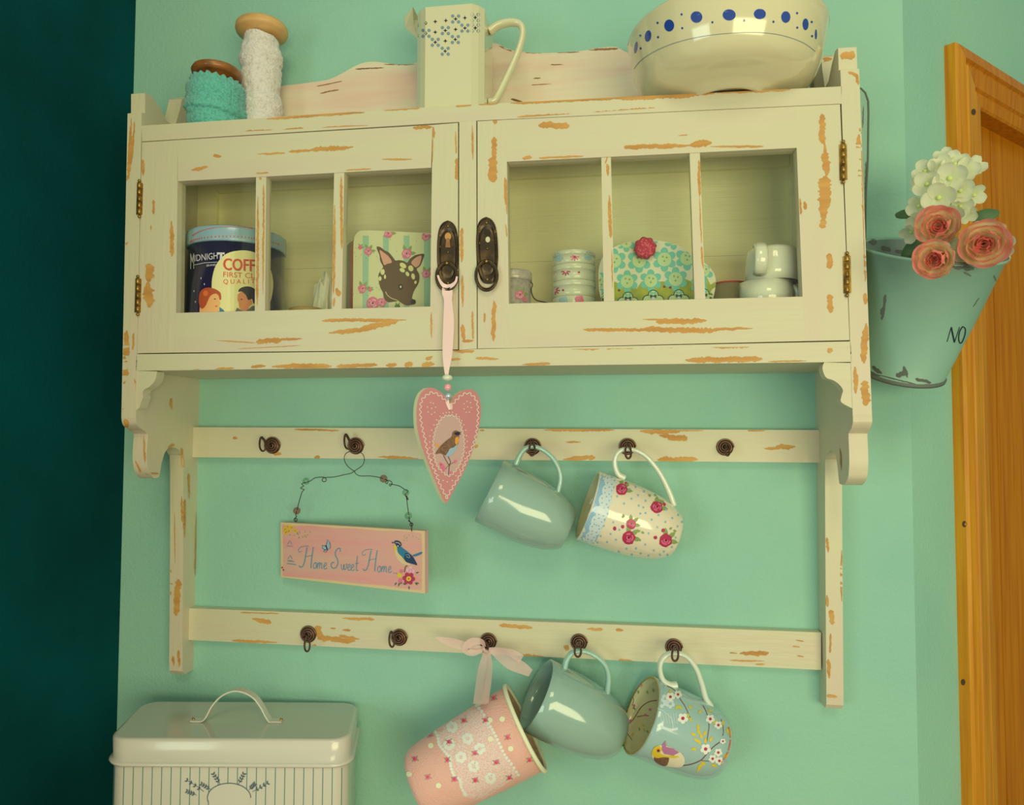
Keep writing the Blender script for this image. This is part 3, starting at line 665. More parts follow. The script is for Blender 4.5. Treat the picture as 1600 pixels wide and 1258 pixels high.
mb = MB(); tip = PY(633,44,y); t0 = PY(648,21,y); t1 = PY(648,62,y); ys = .016
mb.add([(t0.x+.002,y-ys,t0.z),(t0.x+.002,y+ys,t0.z),(tip.x-.001,y-.004,tip.z+.012),(tip.x-.001,y+.004,tip.z+.012),(tip.x,y,tip.z),(t1.x+.004,y,t1.z),(t0.x+.002,y-ys*.8,tip.z),(t0.x+.002,y+ys*.8,tip.z)],
  [(0,2,3,1),(0,6,4,2),(1,3,4,7),(6,5,4),(7,4,5),(2,4,3)], 'cream_glaze'); mb.build('spout', jug, .001)
mb = MB(); hp = [PY(a, b, y) for a, b in smooth([(764,50),(778,40),(797,35),(812,38),(817,50),(813,72),(801,103),(787,133),(774,157),(764,160)], 6)]
nn = len(hp); mb.tube(hp, [.0060-.0012*math.sin(math.pi*i/nn) for i in range(nn)], 'cream_glaze', 12, flat=(1.25,.9), up=(0,1,0)); mb.build('handle', jug)
# big bowl
y = -.116; X = Xp(1133,70,y); z0 = ZT(X)-.0006
hb_ = Zp(1133,60,y)-z0
zr = [(.003,1e-4),(.003,.038),(.0,.040),(.0,.046),(.003,.048),(.005,.062),(.009,.080),(.015,.093),(.024,.1005),(.041,.108),(.059,.1115),(hb_*.86,.1130),(hb_*.93,.1136),(hb_*.97,.1150),(hb_,.1142),(hb_,.1122),(hb_*.9,.1105),(hb_*.6,.107),(.03,.095),(.012,.07),(.008,1e-4)]
bw = MB(); bw.lathe(zr, (X,y,z0), (0,0,1), 'bowl_glaze', 96, f=lambda q, t, th, kk: (q+(.0006*math.sin(t*900) if .01 < t < .06 and q > .08 else 0), t)); bw.D([( -99,-99),(-98,-99),(-98,-98)], 'blue_dot')
bo = thing('mixing_bowl', 'large cream bowl with a band of blue dots on the right of the cabinet top', 'bowl', (X,y,z0))
Q = lambda a, b: (960+a/3.636, b/3.636)
for a, b, rx, ry in [(123,270,9,33),(192,205,18,33),(312,145,28,34),(467,97,33,33),(652,85,37,32),(826,80,34,30),(973,97,26,33),(1085,138,17,33),(1144,195,6,28)]:
    cx, cy = Q(a, b); bw.D(ell(cx, cy, rx/3.636, ry/3.636, 0 if a > 300 else .15, 22), 'blue_dot', 2)
for a, b in [(150,275),(249,211),(148,202),(246,130),(386,160),(557,127),(737,117),(903,124),(1038,157),(1122,205),(1120,125),(382,82),(1037,75)]:
    cx, cy = Q(a, b); bw.D(ell(cx, cy, 1.7, 1.9, n=10), 'blue_dot', 2)
bw.stroke(smooth([Q(*p) for p in [(112,392),(140,355),(190,315),(280,268),(400,228),(560,198),(760,184),(900,192),(1000,215),(1080,248),(1140,292)]], 5), 1.0, 'blue_line', 2)
bw.build('bowl_body', bo)

# ================================================================== things inside the cabinet
# round coffee tin
y = -.078; X = Xp(370,430,y); k = mpp(Vector((X,y,.1))); R0 = 73.5*k; z0 = ZF(X)+.0004
ct = thing('coffee_tin', 'round navy coffee tin with pale blue lid behind the left pane', 'tin', (X,y,z0))
zl1 = Zp(370,371.5,y)-z0; zl0 = Zp(370,394,y)-z0
mb = MB(); mb.lathe([(0,1e-4),(0,R0*.96),(.002,R0*.985),(zl0-.001,R0*.965),(zl0-.001,1e-4)], (X,y,z0), (0,0,1), 'coffee_navy', 80)
Cc = lambda a, b: (285+a/8.68, 345+b/8.68)
disc = smooth([Cc(*p) for p in [(398,860),(412,740),(452,610),(540,490),(640,430),(760,405),(880,405),(1000,440),(1110,520),(1190,650),(1228,800),(1225,950),(1190,1110),(1130,1240),(1000,1400),(820,1500),(640,1420),(520,1270),(440,1120),(405,990)]], 3, True)
mb.D(disc, 'coffee_disc', 1)
put_text(mb, 'COFFEE', Cc(562,672), Cc(1160,700), 18.6, 'navy', 2); put_text(mb, 'COFFEE', Cc(560,668), Cc(1155,694), 18.6, 'red_print', 3); put_text(mb, 'COFFEE', Cc(566,666), Cc(1161,692), 18.2, 'red_print', 3.4); put_text(mb, 'COFFEE', Cc(554,666), Cc(1149,692), 18.2, 'red_print', 3.7)
put_text(mb, 'FIRST CLASS', Cc(557,762), Cc(1150,792), 8, 'red_print', 3); put_text(mb, 'Q U A L I T Y', Cc(557,868), Cc(1060,866), 8.4, 'red_print', 3)
put_text(mb, 'IDNIGH', Cc(168,552), Cc(478,516), 10.2, 'white_ink', 2); mb.D([Cc(480,430),Cc(575,432),Cc(572,462),Cc(545,452),Cc(540,528),Cc(508,528),Cc(512,455),Cc(478,462)], 'white_ink', 3)
put_text(mb, 'M', Cc(112,655), Cc(160,650), 24, 'white_ink', 2)
mb.stroke([Cc(165,600), Cc(300,572), Cc(475,560)], .8, 'white_ink'); put_text(mb, 'BRAND', Cc(330,622), Cc(455,610), 3.2, 'white_ink', 2)
# woman
mb.D([Cc(*p) for p in [(235,1250),(240,1150),(290,1100),(330,1110),(345,1080),(360,1030),(400,985),(470,985),(500,1010),(490,1060),(520,1120),(500,1160),(490,1230),(480,1258),(480,1290),(240,1290)]], 'skin', 3)
mb.D(smooth([Cc(*p) for p in [(232,1130),(228,1060),(240,980),(280,930),(340,908),(420,918),(480,945),(520,985),(528,1060),(505,1075),(495,1020),(460,990),(410,1000),(370,1040),(340,1110),(300,1180),(255,1190)]], 3, True), 'hair_red', 4)
mb.D(ell(*Cc(320,985), 4, 4.6, n=12), 'orange', 5); mb.D(ell(*Cc(445,1062), 1.6, .8, n=8), 'hair_black', 5); mb.D(ell(*Cc(462,1160), 2, 1, n=8), 'red_print', 5)
# man
mb.D([Cc(*p) for p in [(752,1000),(800,960),(870,985),(930,1060),(950,1120),(900,1170),(890,1230),(890,1290),(800,1290),(800,1210),(768,1180),(762,1110),(745,1070)]], 'skin_dark', 4)
mb.D(smooth([Cc(*p) for p in [(758,965),(780,920),(850,893),(930,900),(1000,950),(1030,1050),(1000,1120),(960,1120),(940,1060),(890,1075),(860,1010),(800,960)]], 3, True), 'hair_black', 5)
mb.D(ell(*Cc(800,1068), 1.7, .8, n=8), 'hair_black', 6)
mb.D([Cc(*p) for p in [(690,1290),(740,1180),(800,1215),(850,1235),(940,1160),(1000,1150),(1080,1290)]], 'suit', 5)
mb.D([Cc(*p) for p in [(500,1290),(505,1170),(560,1210),(600,1290)]], 'teal_ink', 4)
for a, b in ((255,780),(160,955),(1185,465),(180,1100),(300,860)): mb.D(ell(*Cc(a, b), .7, 1.8, n=6), 'white_ink', 2)
mb.build('tin_body', ct)
mb = MB(); mb.lathe([(zl0,R0*.90),(zl0-.0005,R0),(zl0+.001,R0*1.006),(zl1-.004,R0*1.006),(zl1-.001,R0*.995),(zl1,R0*.97),(zl1-.001,R0*.94),(zl1-.001,1e-4)], (X,y,z0), (0,0,1), 'coffee_lid', 80)
arc1 = smooth([Cc(*p) for p in [(108,285),(180,255),(300,230),(500,214),(700,214),(900,230),(1040,252),(1200,288),(1310,320)]], 8)
for i, p in enumerate(arc1):
    if i % 2 == 0: mb.D([(p[0]-.75, p[1]-1.3),(p[0]+.75, p[1]-1.3),(p[0]+.75, p[1]+1.3),(p[0]-.75, p[1]+1.3)], 'red_print', 2)
arc2 = smooth([Cc(*p) for p in [(140,200),(240,145),(400,100),(600,82),(800,90),(950,105)]], 9)
for p in arc2: mb.D([(p[0]-.6, p[1]-.8),(p[0]+.6, p[1]-.8),(p[0]+.6, p[1]+.8),(p[0]-.6, p[1]+.8)], 'red_print', 2)
mb.stroke([Cc(418,275), Cc(600,272)], .8, 'ink')
mb.build('lid', ct)
# tins with rounded square fronts
def flat_tin(name, label, out, Y, th, fm, sm, extra=None, edge=.0012, ang=0):
    n_ = Vector((math.sin(ang), -math.cos(ang), 0)); P0 = PY(*out[0], Y)
    mb = MB(); a = [PP(x, q, P0, n_) for x, q in out]; z_ = ZF(P0.x)+.0005
    for i in (0, -1): a[i].z = z_
    mb.ext(a, -n_*th, fm, side=sm)
    if extra: extra(mb)
    c = sum(a, Vector())/len(a); mz = min(p.z for p in a)
    t = thing(name, label, 'tin', (c.x, Y+th/2, mz)); mb.build('tin_case', t, edge); return t
Fc = lambda a, b: (545+a/8.986, 350+b/8.986)
def seat(px, Y):   # the row of pixels at which an upright face at depth Y meets the cabinet floor
    p = PY(px, 520, Y); lo, hi = 450, 640
    for _ in range(40):
        m = (lo+hi)/2; q = PY(px, m, Y)
        if q.z > ZF(q.x)+.0005: lo = m
        else: hi = m
    return lo
def fawn(mb):
    D = lambda pts, m, l=3: mb.D(smooth([Fc(*p) for p in pts], 3, True), m, l)
    for x0, x1, x2, x3 in ((195,280,190,270),(480,560,478,560),(770,850,770,850),(1055,1140,1055,1140),(1330,1410,1330,1410)): mb.D([Fc(x0,60),Fc(x1,60),Fc(x3,1700),Fc(x2,1700)], 'fawn_stripe', 1, 20)
    for a, b, r in ((270,385,6.5),(550,140,7),(1080,180,7),(810,420,8),(1085,705,7),(190,910,7),(160,330,3.5),(300,925,3)):
        rose_print(mb, *Fc(a, b), r, 2, 'rose_deep', 'rose_pink', 'rose_light', 3)
        for i in range(6): mb.D(leafp(*Fc(a+R.uniform(-150,150), b+R.uniform(-120,120)), 2.2, 1.1, R.uniform(0,6)), 'leaf_print', 2)
    D([(420,800),(415,720),(450,650),(480,600),(440,520),(430,440),(390,340),(400,318),(440,325),(500,370),(560,400),(620,470),(655,515),(700,508),(770,520),(820,545),(860,490),(920,445),(990,425),(1060,425),(1040,500),(1000,590),(950,635),(985,700),(990,780),(970,850),(920,930),(895,1000),(890,1050),(930,1070),(935,1100),(900,1130),(830,1145),(770,1130),(700,1090),(640,1090),(560,1100),(500,1060),(480,970),(440,890)], 'fawn')
    D([(430,370),(500,410),(560,460),(605,540),(540,560),(495,578),(465,500)], 'fawn_ear', 4); D([(875,540),(930,480),(1015,445),(1010,520),(985,580),(940,610),(900,580)], 'fawn_ear', 4)
    for c, d, rx, ry, ro in ((760,585,52,34,.6),(750,650,40,28,.5),(870,625,36,44,-.4),(822,703,24,35,-.5),(902,738,26,44,-.2),(935,820,17,24,.2),(474,675,30,42,.1),(437,768,22,33,0),(507,742,15,32,0)):
        mb.D(ell(*Fc(c, d), rx/8.986, ry/8.986, ro, 12), 'fawn_spot', 4)
    mb.D(ell(*Fc(728,888), 3.4, 4.6, n=12), 'fawn_dark', 4); mb.D(ell(*Fc(727,884), 1.1, 2, n=8), 'white_print', 5)
    mb.stroke([Fc(690,860), Fc(715,855), Fc(745,850)], .9, 'fawn_dark', 5)
    mb.D(ell(*Fc(903,1095), 4.2, 4.2, n=12), 'fawn_dark', 5)
    mb.stroke(smooth([Fc(*p) for p in [(515,950),(540,1000),(600,1045),(670,1070),(720,1105),(790,1150)]], 4), .9, 'fawn_spot', 5)
    rose_print(mb, *Fc(335,1115), 10, 6, 'rose_deep', 'rose_pink', 'rose_light', 0); rose_print(mb, *Fc(460,1105), 7, 5, 'rose_deep', 'rose_pink', 'rose_light', 0)
    rose_print(mb, *Fc(680,1160), 4, 3, 'leaf_dark', 'leaf_dark', 'leaf_print', 2)
Yt = -.116; sb = seat(551, Yt)
out = [(551,sb)]+smooth([(551.5,460),(552,400),(552.5,378),(555,368),(562,361),(575,360),(590,360.3)], 3)+smooth([(672,364.5),(690,366.5),(698,372),(701,385)], 3)+[(701,sb)]
ft = flat_tin('fawn_tin', 'square floral tin with a brown fawn head and a red rim, behind the third pane', out, Yt, .040, 'fawn_cream', 'fawn_red', fawn, ang=.46)
Yt = -.036; sb = seat(560, Yt)
out = [(538.5,sb),(539,398),(541,386),(546,379),(556,375),(585,375.5),(596,380),(600,392),(600,sb)]
flat_tin('grey_tin', 'plain grey tin hidden behind the floral fawn tin', out, Yt, .02, 'grey_tin', 'grey_tin')
# low wooden-lidded jar and crumpled paper bundle, left door
y = -.075; X = Xp(479,480,y); z0 = ZF(X)+.0004; zt = Zp(479,483,y)-z0; rr = 27*mpp(Vector((X,y,.05)))
jr = thing('lidded_jar', 'low jar with a wooden lid just showing above the left door rail', 'jar', (X,y,z0))
mb = MB(); mb.lathe([(0,1e-4),(0,rr*.9),(zt*.7,rr*.93),(zt*.7,1e-4)], (X,y,z0), (0,0,1), 'china', 40); mb.build('jar_body', jr)
mb = MB(); mb.lathe([(zt*.7,1e-4),(zt*.7,rr),(zt-.002,rr),(zt,rr*.95),(zt+.0006,1e-4)], (X,y,z0), (0,0,1), 'wood_lid', 40); mb.build('lid', jr)
y = -.052; X = Xp(507,470,y); z0 = ZF(X)+.0004; ht = Zp(507,434,y)-z0
mb = MB()
def crum(q, t, th, kk): 
    v = Vector((math.cos(th)*2.3, math.sin(th)*2.3, t*70)); return (q*(1+.28*mnoise.noise(v)+.14*mnoise.noise(v*2.7)), t*(1+.14*mnoise.noise(v+Vector((4,0,0)))))
mb.lathe([(0,1e-4),(0.0005,.015),(ht*.2,.0185),(ht*.45,.0175),(ht*.7,.0165),(ht*.88,.0125),(ht,.006),(ht,1e-4)], (X,y,z0), (0,0,1), 'paper', 20, f=crum, smooth=False)
tag(mb.build('paper_bundle'), 'crumpled cream paper bundle beside the wooden-lidded jar, behind the middle left pane', 'paper')
# little clip-top tin
y = -.085; X = Xp(802,450,y); z0 = ZF(X)+.0004; k = mpp(Vector((X,y,.05))); rr = 29*k
cl = thing('clip_tin', 'small dotted clip-lid tin with a pink rose at the left edge of the right door', 'tin', (X,y,z0))
za = Zp(802,441,y)-z0; zb_ = Zp(802,424,y)-z0
mb = MB(); mb.lathe([(0,1e-4),(0,rr*.93),(.001,rr*.95),(za,rr*.95),(za,1e-4)], (X,y,z0), (0,0,1), 'clip_tin', 48)
rose_print(mb, 812, 461, 7.5, 2, 'rose_deep', 'rose_pink', 'rose_light', 3); rose_print(mb, 820, 468, 4, 2, 'rose_deep', 'rose_pink', 'rose_light', 1); mb.build('tin_body', cl)
mb = MB(); mb.lathe([(za+.0006,1e-4),(za,rr*.97),(za+.002,rr*1.02),(zb_-.003,rr*1.0),(zb_-.001,rr*.9),(zb_,1e-4)], (X,y,z0), (0,0,1), 'clip_tin', 48); mb.build('lid', cl)
mb = MB(); mb.tube([PY(a, b, y) for a, b in smooth([(829,440),(832,445),(830,452),(832,462),(838,469),(850,472),(858,474)], 4)], .0008, 'wire', 6); mb.build('clip_wire', cl)
# stack of four little round tins
y = -.082; X = Xp(897,450,y); k = mpp(Vector((X,y,.05))); rr = 33.3*k; ed = [seat(897, y), 467, 442.5, 417.5, 396.5]
ed = [Zp(897, q, y) for q in ed]; ed[0] = ZF(X)+.0004; fl = [[('flower_blue',880,469),('rose_pink',905,468)],[('rose_red',868,454),('rose_red',880,453.5)],[('rose_red',884,424.5),('rose_red',904.5,425.5)],[('flower_blue',873,402),('rose_red',898,401.5),('flower_blue',919,400)]]
nm = ['lowest of the four stacked little round tins, mostly hidden by the door rail','second from the bottom of the four stacked little round tins','second from the top of the stack, little round tin with a red daisy','topmost of the stacked little round tins, blue and red flowers']
for i in range(4):
    z0, z1 = ed[i]+(.0002 if i else 0), ed[i+1]
    t = thing('round_tin', nm[i], 'tin', (X,y,z0), 'stacked little round tins in the cabinet'); h = z1-z0
    mb = MB(); mb.lathe([(0,1e-4),(0,rr*.95),(.001,rr*.985),(h*.62,rr*.985),(h*.62,1e-4)], (X,y,z0), (0,0,1), 'washi', 56)
    L_ = MB(); L_.lathe([(h*.62+.0002,1e-4),(h*.62+.0002,rr*.98),(h*.66,rr*1.0),(h-.0012,rr*1.0),(h-.0002,rr*.97),(h,1e-4)], (X,y,z0), (0,0,1), 'washi', 56)
    for m_, a, b in fl[i]:
        for q in (mb, L_):
            if i == 1 and a == 880 or (i == 2 and a > 900): q.D(ell(a, b, 1.8, n=8), m_, 2)
            elif m_ == 'rose_red':
                for j in range(8):
                    an = j*math.pi/4; q.stroke([(a+1.6*math.cos(an), b+1.6*math.sin(an)), (a+7*math.cos(an), b+6.5*math.sin(an))], 1.9, 'rose_red' if i < 3 else 'rose_pink', 2)
                q.D(ell(a, b, 2, n=8), 'rose_light' if i < 3 else 'rose_red', 3)
            else: small_flower(q, a, b, 7, m_, m_, 2, 6)
    mb.build('tin_body', t); L_.build('lid', t)
# cupcake-shaped tin
Uc = lambda a, b: (925+a/8, 370+b/8)
Yt = -.092; sb = seat(1023, Yt)
out = [(955,sb),(943,478)]+smooth([Uc(*p) for p in [(110,780),(85,640),(82,520),(85,400),(120,280),(200,180),(300,120),(430,72),(600,45),(780,45),(950,70),(1100,115),(1240,210),(1370,300),(1470,380),(1530,470),(1548,560),(1535,680),(1510,780)]], 3)+[(1103,480),(1090,sb)]
def cake(mb):
    g = [Uc(*p) for p in [(70,640),(200,600),(290,560),(400,640),(470,600),(560,650),(620,560),(700,580),(760,620),(850,560),(960,560),(1050,540),(1150,520),(1240,560),(1330,620),(1430,500),(1480,600),(1545,560),(1540,700),(1500,840),(1400,1000),(200,1000),(120,800)]]
    mb.D(clip(g, [(930,300),(1125,300),(1125,560),(930,560)]), 'cup_green', 1)
    for a, b, r in ((280,300,150),(590,300,150),(905,285,150),(1190,270,150),(440,560,140),(735,550,140),(1045,530,150),(120,580,130),(430,70,120),(1020,40,120),(720,20,110),(1400,430,120),(1340,600,110)):
        for i in range(6):
            an = 2*math.pi*i/6+.52; mb.D(ell(*Uc(a+r*.66*math.cos(an), b+r*.66*math.sin(an)), r*.37/8, r*.33/8, an, 10), 'cup_turq', 2)
        mb.D(ell(*Uc(a, b), r*.58/8, n=16), 'cup_center', 3)
        for dx, dy in ((-20,-35),(28,-25),(0,20)): mb.D(ell(*Uc(a+dx, b+dy), 1.5, 1.7, n=8), 'leaf_print', 4)
    for a, b in ((450,760),(765,735),(1085,730),(1400,720),(130,770)):
        for dx, dy in ((-70,60),(70,60),(0,-5)): mb.D(ell(*Uc(a+dx, b+dy), 8.6, 8.6, n=14), 'cup_dark', 4)
        for dx, dy in ((-70,60),(70,60),(0,-5)): mb.D(ell(*Uc(a+dx, b+dy), 7, 7, n=14), 'cup_center', 5)
        for s1 in (-1, 1): mb.D(leafp(*Uc(a, b+35), 8, 5, -1.57+s1*.75), 'cup_dark', 6); mb.D(leafp(*Uc(a, b-20), 7, 4, -1.57+s1*1.1), 'cup_turq', 6)
        mb.D(ell(*Uc(a, b+40), 3, n=8), 'mug_lace', 7)
    for a, b in ((320,665),(885,620),(960,630)): mb.D(leafp(*Uc(a, b), 5, 4, .3), 'rose_deep', 4)
ck = flat_tin('cupcake_tin', 'cupcake-shaped tin with turquoise flowers and a red pompom', out, Yt, .038, 'cup_cream', 'cup_turq', cake, .003)
mb = MB(); pc = PY(1008,388.5,Yt-.004)
mb.lathe([(0,.0128),(.004,.0132),(.0075,.0105),(.009,.006),(.0095,1e-4)], pc, (0,-1,0), 'pom', 40, f=lambda q, t, th, kk: (q*(1+.06*math.sin(8*th)), t)); mb.build('pompom', ck)
# white cups
y = -.08; X = Xp(1205,440,y); k = mpp(Vector((X,y,.05)))
X2 = Xp(1197,455,y); z0 = ZF(X2)+.0004; zm = Zp(1200,443,y); r2_ = 41*k
c2 = thing('cup', 'lower white cup, standing upright beneath the overturned one', 'cup', (X2,y,z0), 'white cups in the right door')
h = zm-z0
mb = MB(); mb.lathe([(0,1e-4),(0,r2_*.6),(.003,r2_*.62),(h*.4,r2_*.85),(h*.75,r2_*.97),(h,r2_),(h,r2_*.95),(h*.75,r2_*.92),(h*.4,r2_*.8),(.006,r2_*.5),(.006,1e-4)], (X2,y,z0), (0,0,1), 'china', 56); mb.build('cup_body', c2)
mb = MB(); mb.tube([PY(a, b, y-.01) for a, b in smooth([(1227,447),(1236,446),(1243,450),(1246,459),(1243,470),(1230,478)], 5)], .0028, 'china', 8); mb.build('handle', c2)
z0 = zm+.0003; zt = Zp(1205,389,y)-z0; rr = 42.5*k; X = Xp(1207,415,y)
c1 = thing('cup', 'overturned white cup with its handle to the front, on top of another cup', 'cup', (X,y,z0), 'white cups in the right door')
mb = MB(); mb.lathe([(0,rr*.93),(0,rr*.97),(zt*.3,rr*.97),(zt*.7,rr*.945),(zt*.88,rr*.90),(zt*.95,rr*.84),(zt,rr*.72),(zt-.001,1e-4)], (X,y,z0), (0,0,1), 'china', 56); mb.build('cup_body', c1)
mb = MB(); hx = Xp(1189,415,y-.04); mb.tube([(hx,y-.028,z0+zt*.92),(hx,y-.038,z0+zt*.90),(hx,y-.0445,z0+zt*.74),(hx,y-.0445,z0+zt*.45),(hx,y-.041,z0+zt*.22),(hx,y-.030,z0+zt*.12)], .0040, 'china', 12, flat=(1.9,.8), up=(1,0,0)); mb.build('handle', c1)
# low tin with a red rim
y = -.034; X = Xp(1140,455,y); z0 = ZF(X)+.0004; zt = Zp(1140,444,y)-z0
lt = thing('low_tin', 'low brownish tin with a thin red rim between the cupcake tin and the cups', 'tin', (X,y,z0))
mb = MB(); mb.lathe([(0,1e-4),(0,.022),(zt-.0015,.0225),(zt-.0015,1e-4)], (X,y,z0), (0,0,1), 'low_tin', 40); mb.build('tin_body', lt)
mb = MB(); mb.lathe([(zt-.0014,1e-4),(zt-.0014,.0235),(zt,.0235),(zt,1e-4)], (X,y,z0), (0,0,1), 'fawn_red', 40); mb.build('lid', lt)
# ================================================================== mugs on the hooks
def axis_pts(A, bx, by, sint):
    """base centre on the pixel ray (bx,by) such that the mug leans sint away from the eye"""
    v = (A-CAM).normalized(); d = ray(bx, by).normalized(); lo, hi = .6, 2.0
    for _ in range(60):
        m = (lo+hi)/2; B = CAM+d*m; s_ = (B-A).normalized().dot(v)
        if s_ < sint: lo = m
        else: hi = m
    return CAM+d*lo
def mug(label, rc, bc, Yc, rpx, sint, prof, outer, inner, handle, hmat, hr, deco=None, group='mugs hanging from the hooks', rim=None, flat=(1.35,.8)):
    A = PY(rc[0], rc[1], Yc); B = axis_pts(A, *bc, sint); a = (B-A).normalized(); L = (B-A).length; R0 = rpx*mpp(A)
    mb = MB(); th = .0032
    o = [(t*L, r*R0) for t, r in prof]; i = [(t*L, r*R0-th) for t, r in reversed(prof[:-3])]
    pr = [(0, R0-th*.7)]+[(-.0006, R0-th*.35)]+o+[(L*.995, prof[-1][1]*R0*.8), (L*.985, 1e-4)]
    mb.lathe(pr, A, a, outer, 72)
    inn = [(L-.005, 1e-4), (L-.005, prof[-3][1]*R0*.8)]+i+[(0, R0-th*.7)]
    mb.lathe(inn, A, a, inner, 72)
    t = thing('mug', label, 'mug', tuple((A+B)/2), group)
    if deco: deco(mb)
    mb.build('mug_body', t)
    up = (UP*1.0-a*UP.dot(a)).normalized(); n = a.cross(up).normalized(); hm = MB()
    pts = [PP(x, y, A, n) for x, y in smooth(handle, 6)]
    k = len(pts); hm.tube(pts, [hr*(1.25-.35*math.sin(math.pi*j/(k-1))) for j in range(k)], hmat, 12, flat=flat, up=tuple(n))
    if rim: rm = MB(); rm.lathe([(0,R0-th),(-.0009,R0-th*.4),(.0004,R0+.0002)], A, a, rim, 72); rm.build('rim', t)
    hm.build('handle', t); return t
cupp = [(.0,1.0),(.12,1.005),(.25,1.01),(.4,1.015),(.52,1.0),(.62,.965),(.72,.915),(.8,.86),(.87,.795),(.93,.72),(.965,.665),(.985,.63),(1,.58)]
mug('plain pale blue mug on the upper rail beside the wooden heart', (765,767.5), (888,829), -.054, 52.5, -.01, cupp, 'mug_blue', 'mug_blue',
    [(806,726),(812,712),(820,702),(831,698),(846,702),(862,714),(873,732),(876,750),(871,771)], 'mug_handle_blue', .0041)
def deco2(mb):
    U = lambda a, b: (720+a/4.21, 660+b/4.21); q = lambda *p: [U(*x) for x in p]
    mb.D(q((925,318),(1022,362),(1010,430),(985,520),(952,640),(915,730),(880,800),(745,765),(810,690),(870,560),(905,430)), 'mug_band', 1)
    for a, b, r in ((985,385,42),(968,450,40),(950,515,44),(930,590,45),(900,655,44),(885,700,42),(855,755,36)): 
        mb.D(ell(*U(a, b), r/4.21, r/4.21*1.05, n=14), 'mug_lace', 2)
        for j in range(5): mb.D(ell(*U(a+r*.6*math.cos(j*1.26), b+r*.6*math.sin(j*1.26)), 1.3, n=6), 'mug_band', 3)
    for a, b, r in ((1058,440,9.5),(1290,557,9.5),(1120,668,8),(1105,757,10.5),(1348,775,10.5)): rose_print(mb, *U(a, b), r, 2, 'rose_deep', 'rose_red', 'rose_pink', 3, -1.6)
    for a, b, r in ((1012,698,3),(1065,685,3),(1330,712,3),(1280,757,3),(1338,540,2.6),(1085,400,2)): mb.D(blob(*U(a, b), r, 8), 'rose_red', 3)
    for a, b, an in ((1060,630,-1),(1075,625,-2),(1160,720,-.4),(1185,720,.4),(1370,705,-.6),(1395,710,.3),(1250,490,-2.4),(1275,488,-1.2),(1300,510,.5),(1050,395,-.4),(1165,765,.7)): mb.D(leafp(*U(a, b), 6, 3.6, an), 'leaf_print', 3)
    for a, b in ((1028,487),(1073,535),(1110,440),(1122,503),(1150,425),(1165,480),(1170,548),(1215,597),(1215,517),(1205,455),(1255,640),(1003,657),(965,600),(1043,707),(985,733),(940,680),(1020,772),(962,787),(920,747),(1090,830),(1040,850),(1180,600),(1293,690),(1235,730),(1213,803),(1152,828),(1183,862),(1270,842),(1235,875),(1345,655),(1350,575),(1390,630),(1430,610),(1455,655),(1425,685),(1388,820),(1413,757),(1335,850),(1310,870),(1360,872),(1200,560),(900,790),(1125,870),(1300,610)): mb.D(ell(*U(a, b), 1.7, 1.9, n=8), 'dot_blue', 2)
cup2 = [(.0,1.0),(.12,1.0),(.25,1.005),(.4,1.0),(.52,.98),(.62,.95),(.72,.905),(.8,.85),(.87,.785),(.93,.70),(.965,.64),(.985,.60),(1,.56)]
mug('cream mug with red roses and a blue lace band on the upper rail', (918,789.5), (1056,838), -.054, 56, .12, cup2, 'mug_cream', 'mug_in',
    [(976,747),(966,741),(961,729),(961,716),(967,706),(978,702),(993,704),(1008,712),(1022,727),(1034,745),(1046,770),(1053,790)], 'mug_handle', .0040, deco2)
mug('plain pale blue mug on the lower rail between the pink cosy and bird mug', (838,1085), (966,1150), -.056, 57, .25, cupp, 'mug_blue', 'mug_blue',
    [(882,1044),(886,1030),(894,1020),(906,1017),(921,1020),(936,1029),(947,1042),(951,1060),(948,1085)], 'mug_handle_blue', .0041)
